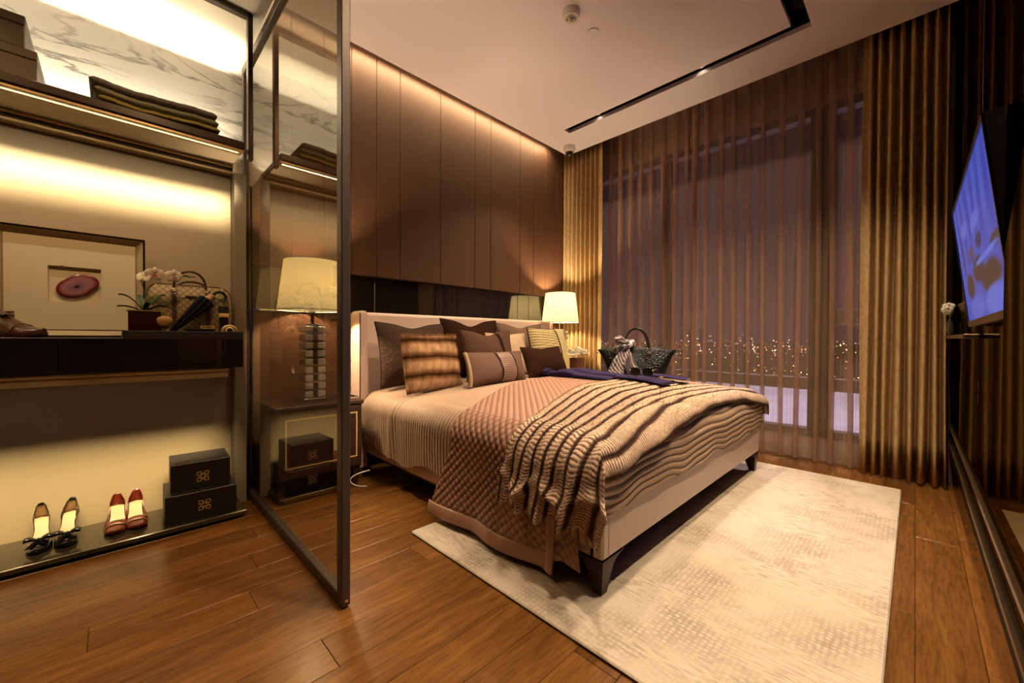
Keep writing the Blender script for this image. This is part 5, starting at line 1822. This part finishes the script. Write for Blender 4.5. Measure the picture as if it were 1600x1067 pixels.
r = thing('potted_orchid', 'small white orchid in a square dark red glass pot on the tray', 'orchid', (0.098, 2.475, TZ))
rg = mat('dark_red_glass', (0.028, 0.006, 0.004), 0.04, coat=1.0)
obj('pot', MB().box((-0.055, -0.055, 0.0), (0.055, 0.055, 0.110), 0.003), rg, r, local=True)
obj('pot_rim', rect_frame(-0.058, 0.058, -0.058, 0.058, 0.004, 0.0, 0.004, 0.0), M['champagne'], r, local=True).data.transform(Matrix.Translation((0, 0, 0.108)) @ Matrix.Rotation(PI / 2, 4, 'X'))
obj('moss', MB().ball((0, 0, 0.106), (0.048, 0.048, 0.012)), mat('moss', (0.05, 0.05, 0.015), 0.9, bump=((200, 200, 200), 1, 0.01)), r, local=True, smooth=True)
M['oleaf'] = mat('orchid_leaf', (0.018, 0.060, 0.014), 0.35)
for k, (a, ln, rise, droop) in enumerate(((PI + 0.1, 0.085, 0.075, 0.00), (PI - 0.1, 0.090, 0.03, 0.005), (0.5, 0.085, 0.085, 0.0), (-0.25, 0.115, 0.06, 0.05), (PI / 2 + 0.3, 0.07, 0.08, 0.0), (-1.2, 0.05, 0.05, 0.01))):
    v, u = np.meshgrid(np.linspace(0, 1, 12), np.linspace(-1, 1, 5), indexing='ij')
    d_ = ln * v
    z = 0.108 + rise * np.sin(v * PI * 0.55) - droop * v ** 2 * 1.2
    w_ = 0.011 * np.sin(np.clip(v * 0.9 + 0.1, 0, 1) * PI) ** 0.6 * u
    obj('leaf', MB().grid(np.stack([d_ * math.cos(a) - w_ * math.sin(a), d_ * math.sin(a) + w_ * math.cos(a) - 0.01, z - 0.006 * (1 - np.abs(u))], -1)), M['oleaf'], r, local=True, smooth=True)
stemp = [(0.0, 0.0, 0.105), (0.004, 0.0, 0.18), (-0.01, -0.004, 0.245), (0.02, -0.012, 0.282), (0.07, -0.016, 0.290), (0.12, -0.016, 0.284), (0.175, -0.016, 0.282)]
obj('flower_stem', MB().tube(stemp, 0.0022, 6), M['stalk'], r, local=True, smooth=True)
orchid_flower((0.034, -0.030, 0.278), 0.036, 0.15, 0.25, 1, r, M['petal'], M['lip'])
orchid_flower((0.100, -0.030, 0.275), 0.036, 0.35, 0.15, 2, r, M['petal'], M['lip'])
orchid_flower((-0.004, -0.022, 0.262), 0.030, -0.6, -0.2, 3, r, M['petal'], M['lipy'])
for k, (bx, bz) in enumerate(((0.145, 0.285), (0.160, 0.281), (0.176, 0.283))):
    obj('bud', MB().ball((bx, -0.018, bz), (0.010 - 0.0015 * k, 0.006, 0.006 - 0.001 * k), 8, 6), M['stalk'], r, local=True, smooth=True)


# patterned travel bag
def canvas():
    m = mat('diamond_canvas', (0.3, 0.22, 0.11), 0.5)
    n, l, b = nodes(m)
    tc = n.new('ShaderNodeTexCoord')
    mp = n.new('ShaderNodeMapping')
    mp.inputs['Rotation'].default_value = (0, math.radians(45), 0)
    l.new(tc.outputs['Object'], mp.inputs[0])
    sep = n.new('ShaderNodeSeparateXYZ')
    l.new(mp.outputs[0], sep.inputs[0])
    outs = []
    for ax in ('X', 'Z'):
        mu = n.new('ShaderNodeMath')
        mu.operation = 'MULTIPLY'
        mu.inputs[1].default_value = 2 * PI / 0.021
        l.new(sep.outputs[ax], mu.inputs[0])
        sn = n.new('ShaderNodeMath')
        sn.operation = 'COSINE'
        l.new(mu.outputs[0], sn.inputs[0])
        outs.append(sn)
    mx_ = n.new('ShaderNodeMath')
    mx_.operation = 'MAXIMUM'
    l.new(outs[0].outputs[0], mx_.inputs[0])
    l.new(outs[1].outputs[0], mx_.inputs[1])
    rp = n.new('ShaderNodeMapRange')
    rp.inputs[1].default_value, rp.inputs[2].default_value = 0.70, 1.0
    l.new(mx_.outputs[0], rp.inputs[0])
    mx = n.new('ShaderNodeMix')
    mx.data_type = 'RGBA'
    mx.inputs[6].default_value = (0.33, 0.235, 0.10, 1)
    mx.inputs[7].default_value = (0.105, 0.066, 0.026, 1)
    l.new(rp.outputs[0], mx.inputs[0])
    l.new(mx.outputs[2], b.inputs['Base Color'])
    return m


M['bagtrim'] = mat('brown_bag_leather', (0.060, 0.028, 0.016), 0.4)
r = thing('travel_bag', 'tan diamond-patterned travel bag with brown leather handles on the tray', 'bag', (0.272, 2.585, TZ))
zs = np.array([0.0, 0.006, 0.03, 0.10, 0.17, 0.215, 0.240, 0.250])
hw = np.array([0.158, 0.166, 0.170, 0.171, 0.169, 0.164, 0.152, 0.120])
hd = np.array([0.050, 0.058, 0.061, 0.060, 0.054, 0.044, 0.028, 0.012])
t_ = np.linspace(0, 2 * PI, 48, endpoint=False)
cx_, cy_ = np.sign(np.cos(t_)) * np.abs(np.cos(t_)) ** 0.35, np.sign(np.sin(t_)) * np.abs(np.sin(t_)) ** 0.35
b = MB().grid(np.array([np.c_[w * cx_, d * cy_, np.full(48, z)] for z, w, d in zip(zs, hw, hd)]), close_v=True)
b.f += [tuple(range(47, -1, -1)), tuple(range(7 * 48, 8 * 48))]
obj('body', b, canvas(), r, local=True, smooth='auto')
zp = np.linspace(0.01, 0.245, 16)
for q in (-1, 1):
    pts = np.c_[q * np.interp(zp, zs, hw) * 0.995, -np.interp(zp, zs, hd) * 0.93, zp]
    obj('edge_piping', MB().tube(pts, 0.003, 6), M['bagtrim'], r, local=True, smooth=True)
    obj('strap', MB().grid(np.array([[(q * 0.066 - 0.009, -np.interp(z, zs, hd) - 0.002, z), (q * 0.066 + 0.009, -np.interp(z, zs, hd) - 0.002, z)] for z in np.linspace(0.006, 0.215, 14)])), M['bagtrim'], r, local=True, mods=[('SOLIDIFY', dict(thickness=0.003))])
    a = np.linspace(0, 2 * PI, 16, endpoint=False)
    obj('ring', MB().tube(np.c_[q * 0.066 + 0.012 * np.cos(a), np.full(16, -0.050), 0.215 + 0.014 * np.sin(a)], 0.0025, 6, closed=True), M['chrome'], r, local=True, smooth=True)
obj('top_zip_flap', MB().box((-0.125, -0.016, 0.243), (0.125, 0.016, 0.2535), 0.003), M['bagtrim'], r, local=True)
obj('name_plate', MB().box((-0.022, -0.0555, 0.186), (0.022, -0.049, 0.197), 0.001), M['bagtrim'], r, local=True)
for q, xs, ze in ((-1, -0.002, 0.318), (1, 0.012, 0.275)):
    a = np.linspace(0, PI, 22)
    xr, yo = 0.064, q * 0.024 - 0.006
    pts = np.c_[xs + xr * np.cos(a), np.full(22, yo) + 0.01 * np.sin(a) * q, 0.222 + (ze - 0.222) * np.sin(a) ** 0.8]
    obj('handle', MB().tube(pts, 0.0058, 8), M['bagtrim'], r, local=True, smooth=True)
obj('side_snap', MB().tube([(0.171, -0.02, 0.15), (0.178, -0.02, 0.15)], 0.006, 8), M['chrome'], r, local=True)

# folded umbrella leaning on the bag
um = thing('umbrella', 'folded navy umbrella with leather-wrapped grip leaning on the patterned bag', 'umbrella', (0.20, 2.47, TZ + 0.012))
p0, p1 = A(0.185, 2.462, TZ + 0.012), A(0.352, 2.500, 1.118)
ax_ = (p1 - p0) / np.linalg.norm(p1 - p0)
LN = np.linalg.norm(p1 - p0)


def alu(t):
    return p0 + ax_ * (LN * t)


nv = MB()
n1 = np.cross(ax_, A(0, 1, 0))
n1 /= np.linalg.norm(n1)
n2 = np.cross(ax_, n1)
aa = np.linspace(0, 2 * PI, 48, endpoint=False)
prof = [(0.0, 0.004), (0.08, 0.010), (0.3, 0.017), (0.6, 0.024), (0.78, 0.030), (0.86, 0.031), (0.875, 0.026)]
Pn = []
for t, rr in prof:
    wv = rr * (1 + 0.22 * np.sin(aa * 8 + t * 3) * (t > 0.05))
    Pn.append(alu(t) + wv[:, None] * (np.cos(aa)[:, None] * n1 + 0.8 * np.sin(aa)[:, None] * n2))
nv.grid(np.array(Pn), close_v=True)
nv.f += [tuple(range(47, -1, -1)), tuple(range(6 * 48, 7 * 48))]
obj('canopy', nv, mat('navy_umbrella_cloth', (0.009, 0.008, 0.020), 0.7, spec=0.1), um, smooth='auto')
obj('grip_wrap', MB().tube([alu(t) for t in (0.85, 0.9, 0.96, 1.0)], [0.019, 0.018, 0.017, 0.016], 12), mat('tan_leather_wrap', (0.62, 0.40, 0.20), 0.5), um, smooth='auto')
for t in (0.89, 0.935, 0.975):
    obj('wrap_band', MB().tube([alu(t - 0.004), alu(t + 0.004)], 0.0195, 12), M['bagtrim'], um)
hk = [alu(0.99), alu(1.06)]
c_ = alu(1.06)
for k in range(1, 12):
    a = k / 11 * 3.4
    hk.append(c_ + ax_ * 0.028 * math.sin(a) + (n1 if n1[0] > 0 else -n1) * 0.026 * (1 - math.cos(a)))
obj('crook_handle', MB().tube(hk, 0.0085, 10), mat('black_leather_crook', (0.02, 0.014, 0.010), 0.3), um, smooth=True)

# brush, cosmetic bottle, watch, wallet, key fob
r = thing('powder_brush', 'short round powder brush with tan bristles on the tray', 'brush', (0.164, 2.428, TZ))
obj('handle', MB().lathe([(0.0, 0.0), (0.019, 0.0), (0.021, 0.004), (0.015, 0.020), (0.014, 0.034), (0.0, 0.034)], n=22), M['chrome'], r, local=True, smooth='auto')
obj('bristles', MB().lathe([(0.0, 0.030), (0.014, 0.032), (0.024, 0.048), (0.030, 0.068), (0.027, 0.080), (0.014, 0.088), (0.0, 0.090)], n=28), mat('tan_bristles', (0.40, 0.22, 0.08), 0.8, bump=((300, 300, 20), 0.8, 0.004)), r, local=True, smooth=True)
r = thing('cosmetic_bottle', 'black capped cosmetic bottle with gold band at the end of the tray', 'bottle', (0.388, 2.435, TZ))
obj('bottle', MB().box((-0.018, -0.018, 0.0), (0.018, 0.018, 0.092), 0.003), mat('black_glass', (0.012, 0.008, 0.007), 0.1, coat=0.5), r, local=True)
obj('gold_band', MB().box((-0.0195, -0.0195, 0.092), (0.0195, 0.0195, 0.110), 0.002), M['gold'], r, local=True)
obj('cap', MB().box((-0.019, -0.019, 0.110), (0.019, 0.019, 0.146), 0.002), M['black'], r, local=True)
r = thing('wrist_watch', 'gold wrist watch with dark face on the tray in front of the cosmetic bottle', 'watch', (0.408, 2.404, TZ))
a = np.linspace(0, 2 * PI, 30, endpoint=False)
obj('bracelet', MB().tube(np.c_[0.026 * np.cos(a), 0.010 + 0.012 * np.sin(a) * 0, 0.024 + 0.022 * np.sin(a)], 0.0065, 8, closed=True, flat=1.4), M['champagne'], r, local=True, smooth=True)
obj('watch_case', MB().lathe([(0.0, 0.0), (0.016, 0.0), (0.017, 0.006), (0.013, 0.009), (0.0, 0.009)], n=24, M=Matrix.Translation((0, 0.006, 0.026)) @ Matrix.Rotation(PI / 2, 4, 'X')), M['gold'], r, local=True, smooth='auto')
obj('dial', MB().lathe([(0.0, 0.0), (0.0125, 0.0), (0.0125, 0.001), (0.0, 0.001)], n=24, M=Matrix.Translation((0, -0.0035, 0.026)) @ Matrix.Rotation(PI / 2, 4, 'X')), M['black'], r, local=True)
r = thing('leather_wallet', 'dark folded leather wallet with gold clasp on the tray beside the umbrella', 'wallet', (0.295, 2.428, TZ), 0.05)
obj('flap', MB().box((-0.055, -0.018, 0.0), (0.055, 0.03, 0.020), 0.006).box((-0.056, -0.021, 0.021), (0.056, 0.03, 0.032), 0.005), M['strap'], r, local=True)
obj('clasp', rect_frame(0.0, 0.052, 0.035, 0.048, 0.003, -0.012, -0.008, 0.0), M['gold'], r, local=True)
r = thing('key_fob', 'small black key fob with chrome ring at the far end of the tray', 'key fob', (0.448, 2.405, TZ), 0.2)
obj('fob', MB().ball((0, 0, 0.009), (0.020, 0.012, 0.009), 12, 8), mat('black_fob', (0.012, 0.01, 0.01), 0.25), r, local=True, smooth=True)
a = np.linspace(0, 2 * PI, 16, endpoint=False)
obj('ring', MB().tube(np.c_[-0.024 + 0.009 * np.cos(a), 0.006 * np.sin(a) - 0.006, 0.003 + 0 * a], 0.0015, 5, closed=True), M['chrome'], r, local=True)


# ------------------------------------------------------------------ shoes
def shoe(name, label, loc, rot, kind, mirror=1, group=None):
    r = thing(name, label, 'shoe', loc, rot, group)
    spec = dict(
        bow=dict(L=0.195, hh=0.085, w=(0.024, 0.020, 0.034, 0.030, 0.013), tv=0.66, heel='thin'),
        pump=dict(L=0.205, hh=0.068, w=(0.026, 0.024, 0.036, 0.031, 0.009), tv=0.62, heel='thin'),
        oxford=dict(L=0.285, hh=0.022, w=(0.034, 0.032, 0.048, 0.046, 0.026), tv=0.40, heel='block'))[kind]
    L_, hh_ = spec['L'], spec['hh']
    nt = 46
    t = np.linspace(0, 1, nt)

    def hs(t):
        return 0.004 + hh_ * (1 - smoothstep(0.12, 0.70, t)) + 0.008 * smoothstep(0.85, 1.0, t)

    def wd(t):
        w = np.interp(t, [0, 0.35, 0.68, 0.85, 0.97], spec['w'])
        return w * np.sqrt(np.clip(1 - ((t - 0.90) / 0.10).clip(0, 1) ** 2, 0.004, 1)) * np.sqrt(np.clip(1 - ((0.07 - t) / 0.07).clip(0, 1) ** 2, 0.02, 1))

    def cen(t):
        return mirror * 0.006 * np.sin(t * PI * 1.1)
    yb = -L_ * t
    colr = {'bow': M['patent'], 'pump': M['redpatent'], 'oxford': M['tanshoe']}[kind]
    # sole
    P = np.array([np.c_[cen(t) + sg * (wd(t) + 0.001), yb, hs(t) + dz] for sg, dz in ((-1, 0.0), (1, 0.0), (1, -0.0035), (-1, -0.0035))])
    obj('sole', MB().grid(P, close_u=True), {'oxford': M['strap']}.get(kind, M['strap']), r, local=True, smooth='auto')
    ins = np.array([np.c_[cen(t) + sg * wd(t) * 0.93, yb, hs(t) + 0.002 + 0.002 * (1 - abs(sg))] for sg in np.linspace(-1, 1, 5)])
    obj('insole', MB().grid(ins), M['insole'], r, local=True, smooth=True)
    # vamp
    tv = spec['tv']
    tt = np.linspace(tv, 1, 22)
    hv = {'bow': 0.036, 'pump': 0.036, 'oxford': 0.088}[kind] * np.interp(tt, [tv, tv + (1 - tv) * 0.55, 1.0], [1, 0.62 if kind != 'oxford' else 0.50, 0.28])
    a = np.linspace(0, PI, 15)
    V_ = []
    for k, q in enumerate(tt):
        lift = 0.010 * (1 - (2 * a / PI - 1) ** 2) if False else 0
        off = 0.012 * (1 if kind != 'oxford' else 0) * (1 - (k / 5)) * (k < 5) * (np.abs(np.cos(a)))
        V_.append(np.c_[cen(q) + wd(q) * 1.06 * np.sign(np.cos(a)) * np.abs(np.cos(a)) ** 0.8, -L_ * q + off, hs(q) + hv[k] * np.sin(a) ** 0.75 * (1 if k else 1.0)])
    vb = MB().grid(np.array(V_))
    obj('vamp', vb, colr, r, local=True, smooth=True, mods=[('SOLIDIFY', dict(thickness=0.0018, offset=1))])
    # quarters and heel counter: a wall round the back
    te = {'bow': 0.30, 'pump': tv + 0.02, 'oxford': tv + 0.05}[kind]
    back = np.concatenate([np.linspace(te, 0, 26)[:-1], np.linspace(0, te, 26)])
    sg = np.concatenate([-np.ones(25), np.ones(26)])
    hr = {'bow': lambda q: np.interp(q, [0, 0.03, 0.12, te], [0.064, 0.056, 0.036, 0.016]), 'pump': lambda q: np.interp(q, [0, 0.03, 0.15, 0.4, te], [0.060, 0.053, 0.036, 0.024, 0.030]), 'oxford': lambda q: np.interp(q, [0, 0.1, 0.3, te], [0.080, 0.076, 0.080, 0.090])}[kind](back)
    W_ = []
    for j in np.linspace(0, 1, 6):
        pin = (0.55 if kind != 'oxford' else 0.12) * j ** 1.6 * np.exp(-(back / 0.16) ** 2)
        W_.append(np.c_[cen(back) + sg * wd(back) * (1.03 + 0.06 * j - pin), -L_ * back + 0.007 * j * np.exp(-(back / 0.1) ** 2), hs(back) + hr * j])
    obj('heel_counter' if kind == 'bow' else 'quarter', MB().grid(np.array(W_)), M['meshtan'] if kind == 'bow' else colr, r, local=True, smooth=True, mods=[('SOLIDIFY', dict(thickness=0.0015, offset=0))])
    top = W_[-1]
    obj('topline', MB().tube(top, 0.0017, 5), colr if kind != 'oxford' else M['strap'], r, local=True, smooth=True)
    # heel
    hy = -0.018
    if spec['heel'] == 'thin':
        z0 = hs(np.array(0.08)) - 0.003
        obj('heel', MB().tube([(0, hy, 0.0), (0, hy, z0 * 0.4), (0, hy - 0.003, z0 * 0.75), (0, hy - 0.008, z0)], [0.006, 0.0065, 0.011, 0.020], 12), colr, r, local=True, smooth='auto')
    else:
        obj('heel', MB().tube([(0, -0.034, 0.0), (0, -0.034, hs(np.array(0.1)) - 0.003)], [0.031, 0.033], 16), M['strap'], r, local=True)
    if kind == 'bow':
        y_, z_ = -L_ * 0.72, hs(np.array(0.72)) + 0.036
        for q in (-1, 1):
            u, v = np.meshgrid(np.linspace(0, 1, 12), np.linspace(0, 2 * PI, 14, endpoint=False), indexing='ij')
            wl2 = 0.005 + 0.013 * np.sin(u * PI * 0.62) ** 0.8
            obj('bow_loop', MB().grid(np.stack([q * (0.003 + 0.036 * u), y_ + wl2 * np.cos(v), z_ + 0.004 + 0.008 * np.sin(u * 2.4) + 0.55 * wl2 * np.sin(v)], -1), close_v=True), M['patent'], r, local=True, smooth=True)
            obj('bow_tail', MB().grid(np.array([[(q * (0.004 + 0.008 * k) - 0.006, y_ - 0.008 - 0.010 * k, z_ + 0.002 - 0.005 * k), (q * (0.004 + 0.008 * k) + 0.006, y_ - 0.008 - 0.010 * k, z_ + 0.002 - 0.005 * k)] for k in range(4)])), M['patent'], r, local=True, mods=[('SOLIDIFY', dict(thickness=0.002))])
        obj('bow_knot', MB().ball((0, y_, z_ + 0.004), (0.007, 0.010, 0.008), 10, 7), M['patent'], r, local=True, smooth=True)
        obj('heel_tab', MB().box((-0.010, -0.0005, hs(np.array(0.0)) + 0.052), (0.010, 0.0095, hs(np.array(0.0)) + 0.062), 0.002), M['patent'], r, local=True)
    if kind == 'pump':
        q = tv + 0.075
        a = np.linspace(0.12, PI - 0.12, 14)
        z_ = hs(np.array(q)) + 0.031 * np.sin(a) ** 0.75
        for dy, w_, mm, nm in ((0.0, 0.011, M['redpatent'], 'strap'), (0.011, 0.0022, M['champagne'], 'metal_trim'), (-0.011, 0.0022, M['champagne'], 'metal_trim')):
            g_ = np.array([np.c_[wd(np.array(q)) * 1.07 * np.sign(np.cos(a)) * np.abs(np.cos(a)) ** 0.8 + cen(np.array(q)), np.full(14, -L_ * q + dy + e), z_ + 0.003 + 0.35 * (dy + e)] for e in np.linspace(-w_, w_, 4)])
            obj(nm, MB().grid(g_), mm, r, local=True, smooth=True, mods=[('SOLIDIFY', dict(thickness=0.003, offset=1))])
    if kind == 'oxford':
        for k in range(4):
            q = 0.37 + 0.055 * k
            hz = hs(np.array(q)) + 0.094 - 0.009 * k
            obj('lace', MB().tube([(-0.018, -L_ * q, hz - 0.006), (0, -L_ * q - 0.004, hz + 0.002), (0.018, -L_ * q, hz - 0.006)], 0.0028, 6), M['strap'], r, local=True, smooth=True)
        obj('tongue', MB().grid(np.array([[(x, -L_ * q, hs(np.array(q)) + 0.090 - 0.006 * (x / 0.02) ** 2 + 0.012 * (0.42 - q) * 4) for x in np.linspace(-0.022, 0.022, 6)] for q in np.linspace(0.28, 0.55, 6)])), M['tanshoe'], r, local=True, smooth=True)
        q_ = np.linspace(0.02, PI - 0.02, 20)
        obj('toe_cap_seam', MB().tube(np.c_[wd(np.array(0.74)) * 1.08 * np.cos(q_), np.full(20, -L_ * 0.74), hs(np.array(0.74)) + 0.049 * np.sin(q_) ** 0.75 * 0.98], 0.0015, 5), M['strap'], r, local=True, smooth=True)
    return r


M['patent'] = mat('black_patent', (0.006, 0.005, 0.006), 0.08, coat=0.8)
M['redpatent'] = mat('red_brown_patent', (0.15, 0.022, 0.010), 0.14, coat=0.7)
M['tanshoe'] = mat('brown_polished_leather', (0.085, 0.030, 0.011), 0.22, coat=0.4, noise=((14, 14, 14), (0.05, 0.018, 0.008), 0.7))
M['insole'] = mat('tan_insole', (0.58, 0.36, 0.20), 0.5)
M['meshtan'] = mat('tan_mesh_counter', (0.22, 0.125, 0.05), 0.5)
SL = 0.0372
shoe('high_heel', 'black bow court shoe nearest the frame edge on the bottom shelf', (-0.228, 2.655, SL), 0.03, 'bow', 1, 'shoes on the bottom shelf')
shoe('high_heel', 'black bow court shoe next to the red pair on the bottom shelf', (-0.136, 2.655, SL), -0.06, 'bow', -1, 'shoes on the bottom shelf')
shoe('court_shoe', 'glossy red-brown court shoe beside the black bow shoes', (0.006, 2.665, SL), -0.05, 'pump', 1, 'shoes on the bottom shelf')
shoe('court_shoe', 'glossy red-brown court shoe nearest the stacked dark boxes', (0.074, 2.668, SL), 0.0, 'pump', -1, 'shoes on the bottom shelf')
shoe('dress_shoe', 'polished brown lace-up dress shoe on the mirror shelf before the picture', (-0.410, 2.585, 0.9062), math.radians(50), 'oxford', 1)


# stacked dark boxes with a gold lattice emblem
def emblem_box(label, cx, cy, z, w, d, h, rot, ex, ez):
    r = lidded('shoe_box', label, cx, cy, z, w, d, h, h - 0.008, M['ink'], rot, 'dark boxes on the bottom shelf')
    y_ = -d / 2 - 0.0012

    def sq(b, x, zz, s, w_=0.0018):
        x, zz = x + ex, zz + ez
        for lo, hi in (((x - s, zz - s), (x + s, zz - s + w_)), ((x - s, zz + s - w_), (x + s, zz + s)), ((x - s, zz - s + w_), (x - s + w_, zz + s - w_)), ((x + s - w_, zz - s + w_), (x + s, zz + s - w_))):
            b.box((lo[0], y_, lo[1]), (hi[0], y_ + 0.0011, hi[1]))
    b = MB()
    for qx in (-1, 1):
        for qz in (-1, 1):
            sq(b, qx * 0.0145, qz * 0.0145, 0.0085)
    sq(b, 0, 0, 0.0085)
    for qx in (-1, 1):
        b.box((ex + qx * 0.0145 - 0.0009, y_, ez - 0.007), (ex + qx * 0.0145 + 0.0009, y_ + 0.0011, ez + 0.007))
        b.box((ex - 0.007, y_, ez + qx * 0.0145 - 0.0009), (ex + 0.007, y_ + 0.0011, ez + qx * 0.0145 + 0.0009))
    obj('gold_emblem', b, M['gold'], r, local=True)


emblem_box('larger dark box with a gold lattice emblem, lower one on the bottom shelf', 0.301, 2.520, SL, 0.272, 0.25, 0.138, math.radians(-2), 0.008, 0.070)
emblem_box('smaller dark box with a gold lattice emblem, stacked on the larger box', 0.300, 2.515, SL + 0.139, 0.228, 0.215, 0.138, math.radians(-3), 0.006, 0.066)
